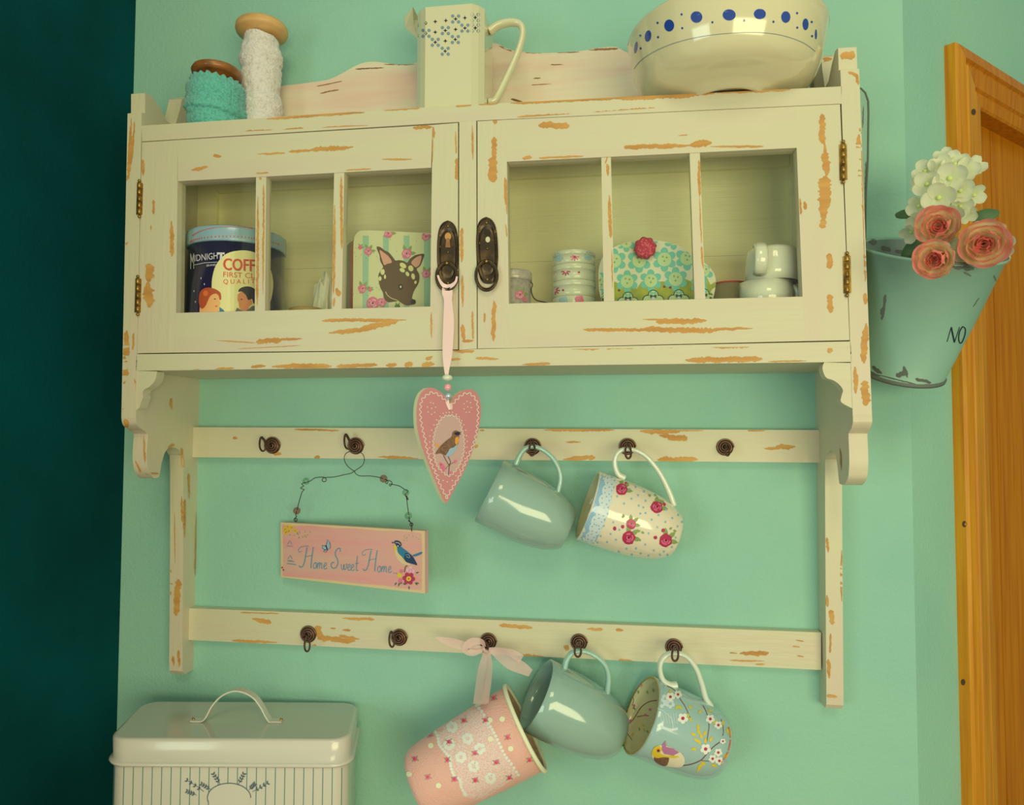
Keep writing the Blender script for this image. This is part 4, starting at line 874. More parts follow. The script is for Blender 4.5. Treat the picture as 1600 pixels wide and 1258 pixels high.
def deco5(mb):
    U = lambda a, b: (800+a/4.21, 960+b/4.21); q = lambda *p: [U(*x) for x in p]
    br = lambda w, *p: mb.stroke(smooth(q(*p), 4), w, 'brown_branch', 2)
    br(1.3, (955,565),(900,575),(850,610),(815,665),(790,700),(760,730),(745,770)); br(1, (850,610),(830,640)); br(.9, (795,545),(800,570),(790,600)); br(1, (820,675),(870,665),(900,668)); br(.9, (745,770),(770,800),(790,830))
    for i in range(16):
        a, b = R.choice([(820,500),(880,510),(930,500),(840,560),(800,600),(850,720),(880,720),(830,740),(870,750),(790,790),(850,850),(760,560),(820,470),(740,840),(900,700),(770,620)]); mb.D(leafp(*U(a+R.uniform(-14,14), b+R.uniform(-14,14)), 6.5, 2.8, R.uniform(.6,2.4)), R.choice(['yellow_leaf','leaf_print']), 3)
    for a, b in ((848,465),(803,600),(907,625),(820,500),(778,700),(877,662)): mb.D(ell(*U(a, b), 2.2, n=8), 'rose_pink', 4)
    # outside: branches, blossoms, leaves, bird
    br(1.1, (1020,470),(1070,500),(1100,550),(1140,610),(1170,680)); br(1.2, (1255,600),(1280,650),(1295,720),(1290,780),(1280,840)); br(1.6, (1120,995),(1180,985),(1240,960),(1280,920),(1320,875),(1360,845),(1400,820)); br(1, (1375,690),(1390,760),(1385,800)); br(1,(1240,960),(1300,965),(1340,950))
    for a, b in ((985,585),(1010,555),(1040,590)): small_flower(mb, *U(a, b), 7, 'mug_lace', 'mug_sky', 2)
    mb.stroke(smooth(q((960,620),(1000,640),(1050,690),(1060,760)), 4), 1, 'mug_lace', 2); mb.stroke(smooth(q((980,740),(1040,760),(1090,750)), 4), 4, 'mug_lace', 2)
    for i in range(7): mb.stroke(q((970+i*18,650),(990+i*16,720)), .7, 'mug_lace', 2)
    for a, b, r in ((1040,545,5.5),(1090,530,5),(1122,685,6.5),(1302,690,5.5),(1355,730,5),(1272,885,6.5),(1355,908,5),(1318,948,5),(1362,962,5),(1385,835,3.5)): small_flower(mb, *U(a, b), r*1.25, 'white_print', 'rose_red', 4)
    for a, b, an in ((1035,495,1.2),(1095,600,2.2),(1095,600,.9),(1160,600,.8),(1150,650,1.2),(1165,680,1),(1250,630,2.4),(1285,630,.3),(1345,700,2.5),(1380,700,1.2),(1410,750,1.2),(1430,770,1.4)): mb.D(leafp(*U(a, b), 9, 4.5, an), 'yellow_leaf', 3)
    for a, b, an in ((1240,855,-2.1),(1225,840,-2.4),(1250,820,-1.9),(1235,790,-2),(1270,850,-1.5),(1215,885,3.1),(1210,800,-2.6),(1260,800,-1.2),(1230,760,-1.9),(1300,840,-1.2),(1255,985,2.6),(1275,990,-2.6),(1240,1000,2.2),(1310,985,.4),(1390,940,-.6)): mb.D(leafp(*U(a, b), 10, 4.6, an), 'yellow', 3)
    mb.D(smooth(q((920,930),(925,890),(955,862),(1000,860),(1060,880),(1110,910),(1135,950),(1130,985),(1100,1003),(1040,1000),(980,985),(940,960)), 3, True), 'mug_cream', 5)
    mb.D(smooth(q((935,935),(980,925),(1030,935),(1028,970),(1010,995),(970,985),(940,962)), 3, True), 'bird_brown', 6)
    mb.D(smooth(q((920,915),(930,880),(960,860),(985,880),(975,910),(1010,925),(1060,925),(1100,935),(1060,942),(1000,935),(950,940)), 3, True), 'yellow', 7)
    mb.D(q((985,860),(1008,828),(1012,868),(1060,880),(1100,905),(1060,925),(1000,915),(985,890)), 'purple', 7)
    mb.D(ell(*U(962,892), 3, n=10), 'orange', 8); mb.D(ell(*U(962,892), 1.8, n=10), 'navy', 9)
    for i in range(22):
        t = i/21; a, b = smooth([(1425,745),(1435,830),(1415,910),(1370,985)], 8)[min(24, int(t*24))]; mb.D(ell(*U(a, b), 1.3, n=6), 'orange', 4)
cyl = [(.0,1.0),(.1,1.0),(.25,1.0),(.4,1.0),(.55,.985),(.68,.96),(.78,.92),(.86,.87),(.92,.80),(.96,.72),(.985,.63),(.995,.58),(1,.54)]
mug('sky blue mug with a painted bird and blossom inside and out, on the lower rail', (1001,1117), (1127,1171), -.060, 61, .37, cyl, 'mug_sky', 'mug_in',
    [(1057,1070),(1047,1070),(1037,1064),(1032,1053),(1031,1040),(1036,1028),(1048,1021),(1064,1022),(1077,1030),(1088,1046),(1096,1068),(1102,1090),(1110,1103)], 'mug_handle', .0042, deco5, rim='gold')

# ================================================================== pink fabric cosy hung by an organza bow
A = PY(820,1137,-.066); B = axis_pts(A, 652, 1230, .10); a = (B-A).normalized(); L = (B-A).length*1.0; k = mpp(A); R0 = 68*k
cz = thing('fabric_cosy', 'pink floral fabric cosy with lace, hung by a sheer ribbon from the lower rail', 'cosy', tuple((A+B)/2))
mb = MB()
def soft(q, t, th, kk): return (q*(1+.018*math.sin(2*th+.6)+.012*mnoise.noise(Vector((math.cos(th)*1.5, math.sin(th)*1.5, t*25)))), t)
mb.lathe([(0,R0-.003),(0,R0),(L*.15,R0*.99),(L*.4,R0*.955),(L*.65,R0*.91),(L*.85,R0*.865),(L*.94,R0*.82),(L*.985,R0*.72),(L,R0*.55),(L*1.005,1e-4)], A, a, 'cloth', 72, f=soft)
mb.lathe([(L*.96,1e-4),(L*.95,R0*.7),(L*.6,R0*.87),(0,R0-.003)], A, a, 'cloth_in', 72, f=soft)
V = lambda x, y: (600+x/4.22, 960+y/4.22); vq = lambda *p: [V(*x) for x in p]
lace = vq((600,590),(640,620),(690,720),(720,770),(760,850),(790,920),(830,980),(885,1060),(700,1190),(640,1230),(520,1200),(500,1120),(450,1060),(430,960),(400,900),(360,860),(350,800),(320,745),(420,690),(520,640))
mb.D(lace, 'cloth_lace', 1)
for x, y in smooth([(322,748),(352,800),(365,860),(400,905),(435,950),(440,1000),(460,1060),(500,1090),(510,1140),(540,1190)], 3)+smooth([(600,592),(645,640),(690,720),(725,780),(760,850),(795,925),(840,985),(885,1058)], 3): mb.D(ell(*V(x, y), 2.6, n=8), 'white_print', 2)
for x, y in ((450,745),(553,820),(632,885),(508,942),(592,1002),(702,1080),(430,860)): small_flower(mb, *V(x, y), 9, 'white_print', 'cloth_lace', 3, 6)
for x, y in ((725,552),(528,703),(305,795),(430,842),(815,812),(600,915),(960,958),(740,975),(205,955),(290,1072),(465,1085),(602,1092),(825,1075),(420,960),(670,700)):
    cx, cy = V(x, y)
    for an in (.4, 2.4, 3.6, 5.4): mb.D(leafp(cx+2.5*math.cos(an), cy+2.5*math.sin(an), 4.4, 1.6, an), 'leaf_print', 4)
    mb.D(blob(cx, cy, 3.7, 10, .25), 'rose_pink', 5); mb.D(blob(cx-.4, cy+.3, 2.1, 7, .3), 'rose_bright', 6)
for x, y in ((625,590),(780,692),(703,822),(835,885),(310,868),(168,1055),(360,1128),(700,700)): mb.D(ell(*V(x, y), 4.4, n=12), 'piping', 4)
mb.build('cosy_body', cz)
mb = MB(); e = a.orthogonal().normalized(); g = a.cross(e); mb.tube([A+(e*math.cos(t)+g*math.sin(t))*R0*(1+.018*0) for t in [2*math.pi*i/64 for i in range(64)]], .0028, 'piping', 8, True); mb.build('piping', cz)
def ribbon(mb, pts, ws, Ys, m='organza', tw=0):
    P_ = [PY(x, y, Y) for (x, y), Y in zip(pts, Ys)]; L_ = []; n = len(P_)
    for i, p in enumerate(P_):
        t = (P_[min(i+1, n-1)]-P_[max(i-1, 0)]).normalized(); s_ = t.cross(FW).normalized(); L_.append((p-s_*ws[i]/2, p+s_*ws[i]/2+Vector((0, tw*math.sin(i*.8), 0))))
    mb.add([v for pr_ in L_ for v in pr_], [(2*i, 2*i+1, 2*i+3, 2*i+2) for i in range(n-1)], m, True)
mb = MB(); kk = .00083
def rib(pts, wpx, Ys, n=5, tw=.001):
    q = smooth([(*p, w_, Y) for p, w_, Y in zip(pts, wpx, Ys)], n); ribbon(mb, [(a[0], a[1]) for a in q], [a[2]*kk for a in q], [a[3] for a in q], tw=tw)
rib([(760,1017),(755,1045),(752,1070),(750,1100)], [8,15,17,20], [-.040,-.060,-.085,-.112]); rib([(763,1017),(765,1040),(763,1065),(758,1098)], [5,9,9,10], [-.039,-.055,-.080,-.108])
rib([(758,1014),(742,1020),(728,1016),(735,1004),(752,1003),(757,1011)], [4,9,12,12,9,4], [-.040,-.046,-.050,-.048,-.044,-.040]); rib([(757,1013),(730,1010),(705,1004),(681,996)], [4,12,14,2], [-.04,-.043,-.045,-.046])
rib([(764,1014),(780,1024),(796,1034),(812,1042),(829,1052)], [5,16,22,20,12], [-.04,-.044,-.05,-.05,-.048]); rib([(764,1014),(785,1016),(802,1022),(815,1030)], [4,8,12,14], [-.042,-.048,-.055,-.056])
mb.build('organza_ribbon', cz)

# ================================================================== "Home Sweet Home" sign
yl, yr = -.014, -.076
cTL, cTR, cBR, cBL = PY(438.5,816.3,yl), PY(663.7,829.6,yr), PY(664.2,927.5,yr), PY(439,902,yl)
wd_ = (cTR-cTL).normalized(); nn = wd_.cross(cTL-cBL).normalized(); nn = nn if nn.dot(CAM-cTL) > 0 else -nn
sg = thing('hanging_sign', 'pink wooden sign reading Home Sweet Home, hung on a beaded wire from the upper rail', 'sign', tuple(cTL.lerp(cBR, .5)))
mb = MB(); mb.ext([cTL, cTR, cBR, cBL], -nn*.0085, 'sign_edge', side='sign_side')
G = lambda a, b: (380+a/3.93, 640+b/3.93); gq = lambda *p: [G(*x) for x in p]
mb.D(gq((240,706),(300,715),(420,712),(560,728),(700,730),(840,745),(960,745),(1095,760),(1100,900),(1096,1110),(980,1098),(860,1080),(700,1068),(560,1050),(400,1035),(242,1022),(246,900)), 'sign_pink', 1, 14)
ink = lambda w, *p: mb.stroke(smooth(gq(*p), 4), w*1.25, 'sign_ink', 3)
def capH(x, y):
    ink(.8, (x+20,y+30),(x+5,y+38),(x-2,y+22),(x+14,y+6),(x+40,y),(x+62,y+2)); ink(1.3, (x+52,y+8),(x+44,y+50),(x+36,y+95),(x+26,y+122),(x+12,y+130),(x+2,y+120)); ink(1.3, (x+90,y+6),(x+82,y+60),(x+76,y+110),(x+76,y+136)); ink(.8, (x+38,y+68),(x+60,y+62),(x+86,y+58))
def lo(x, y): ink(1, (x+12,y-36),(x+3,y-28),(x,y-14),(x+4,y-1),(x+12,y),(x+18,y-10),(x+18,y-26),(x+12,y-36),(x+20,y-30))
def lm(x, y):
    ink(1.1, (x+4,y-36),(x+2,y-16),(x,y)); ink(1, (x+2,y-16),(x+10,y-34),(x+16,y-34),(x+15,y-16),(x+13,y)); ink(1, (x+15,y-16),(x+23,y-34),(x+29,y-32),(x+28,y-14),(x+28,y-1),(x+34,y-4))
def le(x, y): ink(1, (x,y-14),(x+12,y-20),(x+16,y-32),(x+10,y-38),(x+3,y-28),(x,y-14),(x+4,y-1),(x+12,y),(x+20,y-8))
def lw(x, y): ink(1, (x,y-36),(x,y-14),(x+5,y-1),(x+13,y-10),(x+16,y-34)); ink(1, (x+16,y-34),(x+16,y-12),(x+21,y-1),(x+29,y-12),(x+31,y-36),(x+36,y-32))
def lt_(x, y): ink(1.1, (x+10,y-92),(x+6,y-40),(x+4,y-10),(x+8,y),(x+15,y-5)); ink(.9, (x-4,y-44),(x+20,y-46))
def capS(x, y): ink(1.3, (x+52,y+22),(x+52,y+4),(x+40,y),(x+24,y+18),(x+22,y+42),(x+34,y+66),(x+38,y+92),(x+26,y+118),(x+8,y+122),(x-4,y+108),(x,y+90),(x+16,y+86))
bl = lambda x: 975+(x-430)*.056
capH(342,838); lo(432,bl(432)); lm(455,bl(460)); le(496,bl(500)); capS(545,852); lw(604,bl(604)); le(642,bl(645)); le(664,bl(668)); lt_(692,bl(695)); capH(734,858); lo(826,bl(826)); lm(850,bl(850)); le(892,bl(892))
for x in (927,942,956): mb.D(ell(*G(x, bl(x)+2), 1, n=8), 'sign_ink', 3)
# butterfly, crown-like ornament, yellow flowers, bird and red flower
for pts in (((512,835),(520,798),(535,820),(538,850),(520,858)), ((510,838),(485,835),(488,850),(505,865),(516,855)), ((500,862),(495,872),(512,875),(518,858))): mb.D(gq(*pts), 'bird_blue', 4); mb.stroke(gq(*pts, pts[0]), .7, 'ink', 5)
mb.stroke(gq((508,832),(520,866)), 1.2, 'ink', 6)
for x, y in ((288,815),(290,905)): mb.stroke(gq((x-14,y+12),(x,y-10),(x+12,y+12)), 1.2, 'sign_ink', 4); mb.stroke(gq((x-18,y+22),(x+18,y+24)), .9, 'sign_ink', 4)
mb.stroke(gq((270,945),(325,952)), 1.2, 'sign_ink', 4); mb.stroke(gq((275,930),(318,935)), .8, 'sign_ink', 4)
for x, y in ((258,735),(275,720),(285,745),(300,725),(262,755),(320,745)): small_flower(mb, *G(x, y), 3.2, 'yellow', 'orange', 3)
for i in range(16): mb.D(leafp(*G(R.uniform(250,420), R.uniform(745,795)), 3.4, 1.4, R.uniform(0,6)), 'leaf_print', 3)
for x, y in ((240,970),(248,985),(236,995)): mb.D(blob(*G(x, y), 1.5, 6), 'rose_red', 3)
for i in range(10): mb.D(leafp(*G(R.uniform(980,1090), R.uniform(770,800)), 3, 1, R.uniform(0,6)), 'leaf_print', 2)
H_ = lambda a, b: (590+a/12.58, 840+b/12.58); hq = lambda *p: smooth([H_(*x) for x in p], 3, True)
mb.D(hq((345,120),(330,180),(340,260),(360,350),(420,450),(500,520),(600,545),(660,520),(560,470),(450,330),(390,200)), 'sign_edge', 4)
mb.D(hq((345,130),(370,160),(380,230),(340,265),(325,200)), 'yellow', 5)
mb.D(hq((390,190),(450,170),(520,220),(600,280),(680,350),(740,440),(785,540),(720,520),(620,500),(560,470),(500,390),(410,300)), 'teal_ink', 5)
mb.D(hq((560,300),(680,350),(740,440),(785,540),(700,520),(620,500),(560,470),(530,400)), 'navy', 6); mb.D(hq((690,350),(760,320),(870,280),(880,310),(830,340),(740,370)), 'teal_ink', 6)
mb.D(hq((330,100),(350,60),(410,60),(460,90),(480,150),(440,180),(390,180),(350,120)), 'navy', 7); mb.stroke([H_(360,95),H_(420,100),H_(460,140)], 1, 'sign_edge', 8); mb.D([H_(280,85),H_(350,95),H_(300,115)], 'navy', 7); mb.D(ell(*H_(410,165), 1, n=8), 'white_print', 8)
mb.stroke([H_(555,340),H_(620,330),H_(650,390)], .8, 'bird_blue', 8); mb.stroke([H_(570,370),H_(640,400)], .8, 'bird_blue', 8)
mb.stroke([H_(590,545),H_(550,580),H_(530,680)], 2, 'bird_brown', 4)
for i in range(6):
    an = i*math.pi/3+.1; mb.D(ell(*H_(618+78*math.cos(an), 805+78*math.sin(an)), 3.9, 3.6, an, 10), 'rose_red', 5)
mb.D(ell(*H_(618,808), 4, n=12), 'yellow', 6); mb.D(ell(*H_(620,810), 1.6, n=8), 'orange', 7)
mb.D(ell(*H_(437,740), 4, n=10), 'yellow', 5); mb.D(ell(*H_(470,660), 3, n=8), 'rose_pink', 4); mb.D(ell(*H_(450,850), 3.4, 4, n=8), 'rose_pink', 4)
for x, y in ((600,640),(655,590),(700,660),(650,650)): mb.D(ell(*H_(x, y), 3, n=8), 'rose_light', 4)
for x, y, an in ((490,880,2.6),(500,900,.4),(740,880,.9),(750,890,.2),(620,950,1.5),(750,700,-.3),(380,880,2.2),(430,890,1.8)): mb.D(leafp(*H_(x, y), 6, 2.4, an), 'leaf_dark', 4)
mb.build('board', sg, .0004)
yw = lambda x: yl+(yr-yl)*(x-438)/226
wire = crop(3.93, 380, 640, (325,690),(320,665),(330,655),(322,648),(330,620),(345,560),(362,505),(375,492),(350,482),(372,470),(360,455),(410,440),(440,420),(480,415),(500,418),(510,430),(502,443),(488,440),(486,428),(500,418),(560,414),(620,400),(660,392),(682,378),(730,345),(744,310),(735,275),(705,258),(665,256),(632,268),(620,300),(635,340),(665,368),(682,378),(692,395),(720,408),(780,408),(840,418),(872,430),(888,436),(885,455),(874,450),(886,436),(906,440),(914,455),(902,470),(898,458),(920,460),(960,470),(990,490),(1012,500),(995,520),(1005,545),(1014,555),(1002,530),(1010,600),(1018,660),(1022,690),(1014,680),(1032,700),(1034,742))
def wy(i, n): 
    x, y = wire[i]; t = i/n; top_ = -.036; return yw(x)*(1-m_)+top_*m_ if (m_ := max(0, min(1, (816+14*(x-438)/226-y)/115))) is not None else 0
mb = MB(); wp = [(x, q, wy(i, len(wire))) for i, (x, q) in enumerate(wire)]
mb.tube([PY(*p) for p in smooth(wp, 3)], .00055, 'wire', 5)
for x, q in ((322,677),(1033,706)): 
    cx, cy = G(x, q); Y = yw(cx); mb.tube([PY(cx+2.4*math.cos(t), cy+2.8*math.sin(t), Y-.001) for t in [2*math.pi*i/12 for i in range(12)]], .0006, 'wire', 5, True)
mb.tube([PY(*G(1034,700), yw(663)), PY(*G(1034,748), yw(663))], .0007, 'wire', 5)
mb.build('hanging_wire', sg)
for a_, b_, r, m in ((329,622,5.8,'bead_glass_pink'),(386,440,5.5,'bead_glass'),(862,425,6.2,'bead_glass_pink'),(998,510,5.5,'bead_glass'),(1014,652,5.8,'bead_glass')):
    cx, cy = G(a_, b_); mm = max(0, min(1, (816+14*(cx-438)/226-cy)/115)); p = PY(cx, cy, yw(cx)*(1-mm)-.036*mm)
    mb = MB(); mb.ball(p, r*mpp(p), m, 18); mb.build('bead', sg)

# ================================================================== wooden heart on its ribbon
hc = PY(700,690,-.166); hw = Vector((math.cos(.70), math.sin(.70), 0)); hn = Vector((math.sin(.70), -math.cos(.70), 0))
T = lambda a, b: (620+a/4.84, 540+b/4.84)
out = smooth([T(*p) for p in [(402,438),(420,405),(450,372),(490,345),(540,330),(585,340),(615,375),(632,425),(637,480),(634,550),(622,625),(600,710),(575,790),(545,870),(512,945),(480,1010),(448,1068),(415,1130),(385,1182),(370,1190),(345,1150),(315,1085),(280,1000),(250,925),(220,850),(192,775),(170,700),(155,630),(149,560),(149,480),(160,410),(185,355),(225,322),(265,318),(305,333),(345,362),(380,400)]], 2, True)
ht = thing('wooden_heart', 'pink wooden heart with a painted bird, hanging on a ribbon from the left door ring', 'ornament', tuple(hc))
mb = MB(); mb.ext([PP(x, y, hc, hn) for x, y in out], -hn*.0085, 'heart_pink', side='heart_edge')
tq = lambda *p: [T(*x) for x in p]
def wavy(pts, w, amp, per, m='heart_line', lvl=3, closed=False):
    s_ = smooth(pts, 10, closed); o = []; d = 0
    for i, p in enumerate(s_):
        q = s_[min(i+1, len(s_)-1)]; r_ = s_[max(i-1, 0)]; dx, dy = q[0]-r_[0], q[1]-r_[1]; l = math.hypot(dx, dy) or 1; d += l/2
        o.append((p[0]-dy/l*amp*math.sin(d*2*math.pi/per), p[1]+dx/l*amp*math.sin(d*2*math.pi/per)))
    mb.stroke(o, w, m, lvl)
mb.D(smooth(tq((395,525),(440,535),(475,570),(490,630),(505,690),(510,760),(500,830),(480,890),(450,940),(415,975),(385,985),(350,960),(310,920),(285,860),(275,790),(275,710),(290,640),(315,580),(350,540)), 3, True), 'heart_oval', 2)
wavy(tq((395,525),(440,535),(475,570),(490,630),(505,690),(510,760),(500,830),(480,890),(450,940),(415,975),(385,985),(350,960),(310,920),(285,860),(275,790),(275,710),(290,640),(315,580),(350,540),(395,525)), 1.0, 1.5, 6.5)
wavy(tq((395,450),(355,405),(310,370),(265,355),(225,375),(190,410),(178,470),(180,550),(195,640),(215,720),(230,800),(255,880),(290,960),(320,1040),(350,1100),(378,1150),(400,1105),(440,1040),(480,970),(515,890),(550,810),(580,740),(600,660),(610,580),(612,500),(605,430),(575,380),(535,360),(490,375),(455,405),(415,450)), 1.2, 1.7, 8.5)
for a_, b_ in ((255,432),(275,436),(230,465),(262,475),(292,467),(236,503),(262,520),(285,505),(530,422),(556,432),(508,440),(535,464),(562,470),(508,480),(524,505),(548,503),(350,513),(373,508),(395,505),(420,505),(448,520),(325,535),(300,562),(280,600),(262,640),(250,684),(248,730),(246,773),(256,818),(262,865),(272,908),(295,948),(315,982),(350,1020),(380,1030),(418,1020),(445,985),(475,940),(500,900),(515,855),(525,812),(530,768),(530,725),(525,682),(520,640),(505,600),(490,568),(470,540)): mb.D(ell(*T(a_, b_), 1.0, n=8), 'heart_line', 3)
mb.D(smooth(tq((290,820),(320,770),(370,720),(410,690),(420,655),(445,642),(468,655),(470,690),(462,740),(440,790),(400,825),(360,830),(325,815)), 3, True), 'bird_brown', 4)
mb.D(smooth(tq((380,815),(400,780),(430,770),(455,745),(445,790),(415,822),(390,838),(365,835)), 3, True), 'bird_blue', 5); mb.D(smooth(tq((440,700),(462,690),(466,715),(455,745),(440,740)), 3, True), 'bird_orange', 5)
mb.D(tq((432,660),(460,652),(485,655),(470,665),(488,668),(455,680),(435,672)), 'ink', 6); mb.D(tq((278,732),(325,758),(320,775),(290,752)), 'bird_orange', 4)
mb.stroke(tq((350,830),(385,895),(400,905)), .9, 'ink', 5); mb.stroke(tq((385,835),(405,880),(395,910),(388,980)), .9, 'ink', 5)
for a_, b_, r in ((342,915,4),(330,895,2.5),(352,930,2.5),(442,875,2.6),(405,960,2.4),(350,950,2)): mb.D(blob(*T(a_, b_), r, 8, .3), 'rose_pink', 5)
mb.stroke(tq((360,940),(395,900),(440,880)), .9, 'bird_brown', 4)
mb.D(ell(*T(408,460), 2.6, 5.5, -.1, 12), 'ribbon', 5)
mb.build('heart', ht, .0008)
mb = MB()
def rib2(pts, wpx, Ys): q = smooth([(*p, w_, Y) for p, w_, Y in zip(pts, wpx, Ys)], 5); ribbon(mb, [(a[0], a[1]) for a in q], [a[2]*.00074 for a in q], [a[3] for a in q], 'ribbon')
rib2([(698,449),(699,458),(700,470),(701,500),(700,530),(699,555),(698,575),(698,590)], [15,17,13,17,17,15,9,4], [-.1515,-.1530,-.1535,-.154,-.156,-.158,-.161,-.164])
rib2([(698,449),(692,445),(687,438),(684,430)], [9,6,4,3], [-.1515,-.153,-.1535,-.153]); rib2([(698,449),(706,446),(712,440),(714,432)], [9,6,4,3], [-.1515,-.153,-.1535,-.153])
rib2([(699,625),(700,632),(703,640)], [5,5,4], [-.1665,-.168,-.167])
mb.build('ribbon', ht, 0)
for x, q, r, sc, m in ((699,590.5,8.4,.62,'bead_clear'),(699.6,605.3,6.0,1,'bead_pink'),(700.6,619,6.2,.9,'bead_silver')):
    p = PY(x, q, -.1655); mb = MB(); mb.ball(p, r*mpp(p), m, 22, (1,1,sc)); mb.build('bead', ht)

# ================================================================== striped storage tin, lower left
bz = Zp(240,1097,-.045); P1 = PZ(166,1155,bz); P2 = PZ(547,1157,bz); P3 = PZ(561,1097,bz); P4 = PZ(226,1095,bz)
fx = (P2-P1); wB = fx.length; ux = fx.normalized(); uy = Vector((-ux.y, ux.x, 0)); dB = min((P4-P1).dot(uy), (P3-P2).dot(uy))*.5+max((P4-P1).dot(uy), (P3-P2).dot(uy))*.5
O = P1+ux*0
def rrect(inset, rad, n=6):
    o = []; x0, x1, y0, y1 = inset, wB-inset, inset, dB-inset
    for cx, cy, a0 in ((x1-rad,y1-rad,0),(x0+rad,y1-rad,.5),(x0+rad,y0+rad,1),(x1-rad,y0+rad,1.5)):
        for i in range(n+1): an = math.pi*(a0+.5*i/n); o.append((cx+rad*math.cos(an), cy+rad*math.sin(an)))
    return o
def skew(u, v):
    a_, b_ = u/wB, v/dB; return (P1*(1-a_)+P2*a_)*(1-b_)+(P4*(1-a_)+P3*a_)*b_
def stackrr(mb, ls, m, mats=None, cap=True):
    vs = []; n = len(rrect(0, .02))
    for z, ins in ls: vs += [skew(u, v)+Vector((0,0,z-bz)) for u, v in rrect(ins, max(.006, .024-ins))]
    fs = [(k*n+i, k*n+(i+1) % n, (k+1)*n+(i+1) % n, (k+1)*n+i) for k in range(len(ls)-1) for i in range(n)]
    mb.add(vs, fs, m, True)
    if cap: mb.add(vs[-n:], [tuple(range(n))], mats or m); mb.add(vs[:n], [tuple(range(n))[::-1]], m)
lh = .0275
st = thing('storage_tin', 'cream tin with thin blue-green stripes and an arched lid handle, below the cabinet', 'tin', tuple(O+ux*wB/2+uy*dB/2+Vector((0,0,-.7-bz))))
zb2 = -.6995; mb = MB(); stackrr(mb, [(zb2,.004),(zb2+.003,.002),(bz-lh-.004,.002)], 'tin_body')
mb.D
n_s = 25
fp = lambda u, z, o=0: Vector((O.x, O.y, 0))+ux*u-uy*(o-.002)+Vector((0,0,z))
for i in range(n_s):
    u = .010+(wB-.020)*i/(n_s-1); px_, py_ = pj(fp(u, bz-lh-.006)); qx, qy = pj(fp(u, bz-lh-.16))
    mb.stroke([(px_, py_), (px_+(qx-px_)*.5, py_+(qy-py_)*.5), (qx, qy)], 1.5, 'tin_stripe', 1, 30)
E8 = lambda a, b: (150+a/3.556, 1040+b/3.556)
mb.D(ell(*E8(740,735), 33, 22, n=30), 'tin_body', 2); mb.stroke([(x, q) for x, q in ell(*E8(740,735), 34, 23, n=40)][18:]+[ell(*E8(740,735), 34, 23, n=40)[0]], 1.3, 'tin_sprig', 3)
for bx, by, ex, ey in ((690,660,655,605),(790,660,820,605),(640,690,590,660),(850,690,880,660),(600,700,510,640),(870,700,950,655),(560,720,510,700)):
    mb.stroke([E8(bx,by), E8((bx+ex)/2+6,(by+ey)/2), E8(ex,ey)], .9, 'tin_sprig', 3)
    for t in (.25,.5,.75,1):
        for s1 in (-1,1): an = math.atan2(ey-by, ex-bx)+s1*.8; mb.D(leafp(*E8(bx+(ex-bx)*t, by+(ey-by)*t), 5.2, 2.6, an), 'tin_sprig', 3)
put_text(mb, 'B R E A D', E8(690,748), E8(795,748), 5, 'tin_sprig', 4) if False else None
mb.build('tin_body', st)
mb = MB(); stackrr(mb, [(bz-lh-.004,.0035),(bz-lh-.0045,-.0025),(bz-lh-.002,-.0040),(bz-lh,-.0025),(bz-lh+.001,.001),(bz-.004,0),(bz-.0015,.0008),(bz,.003),(bz+.0002,.0045)], 'tin_body', 'tin_top'); mb.build('lid', st)
hm = MB(); yh = (PZ(300,1127,bz)-O).dot(uy); hh = [PP(x, q, O+uy*yh, uy) for x, q in smooth([(300,1126),(312,1126.5),(320,1125),(326,1118),(334,1103),(346,1089),(360,1081),(372,1079),(385,1082),(398,1090),(408,1103),(416,1118),(422,1127),(428,1130),(442,1130)], 4)]
hh = [Vector((p.x, p.y, max(p.z, bz+.0005))) for p in hh]; hv = []; hfz = []
for i, p in enumerate(hh):
    a_ = hh[max(i-1,0)]; b_ = hh[min(i+1,len(hh)-1)]; t = (b_-a_).normalized(); nr = t.cross(uy).normalized()
    for s1, s2 in ((-.006,0),(.006,0),(.006,.0018),(-.006,.0018)): hv.append(p+uy*s1+nr*s2)
for i in range(len(hh)-1):
    for j in range(4): hfz.append((i*4+j, i*4+(j+1) % 4, (i+1)*4+(j+1) % 4, (i+1)*4+j))
hfz += [(0,1,2,3), tuple(len(hv)-4+j for j in (3,2,1,0))]
hm.add(hv, hfz, 'tin_body'); hm.ball(hh[1]+Vector((0,0,.002)), .002, 'brass', 10); hm.ball(hh[-2]+Vector((0,0,.002)), .002, 'brass', 10); hm.build('lid_handle', st, .0004)

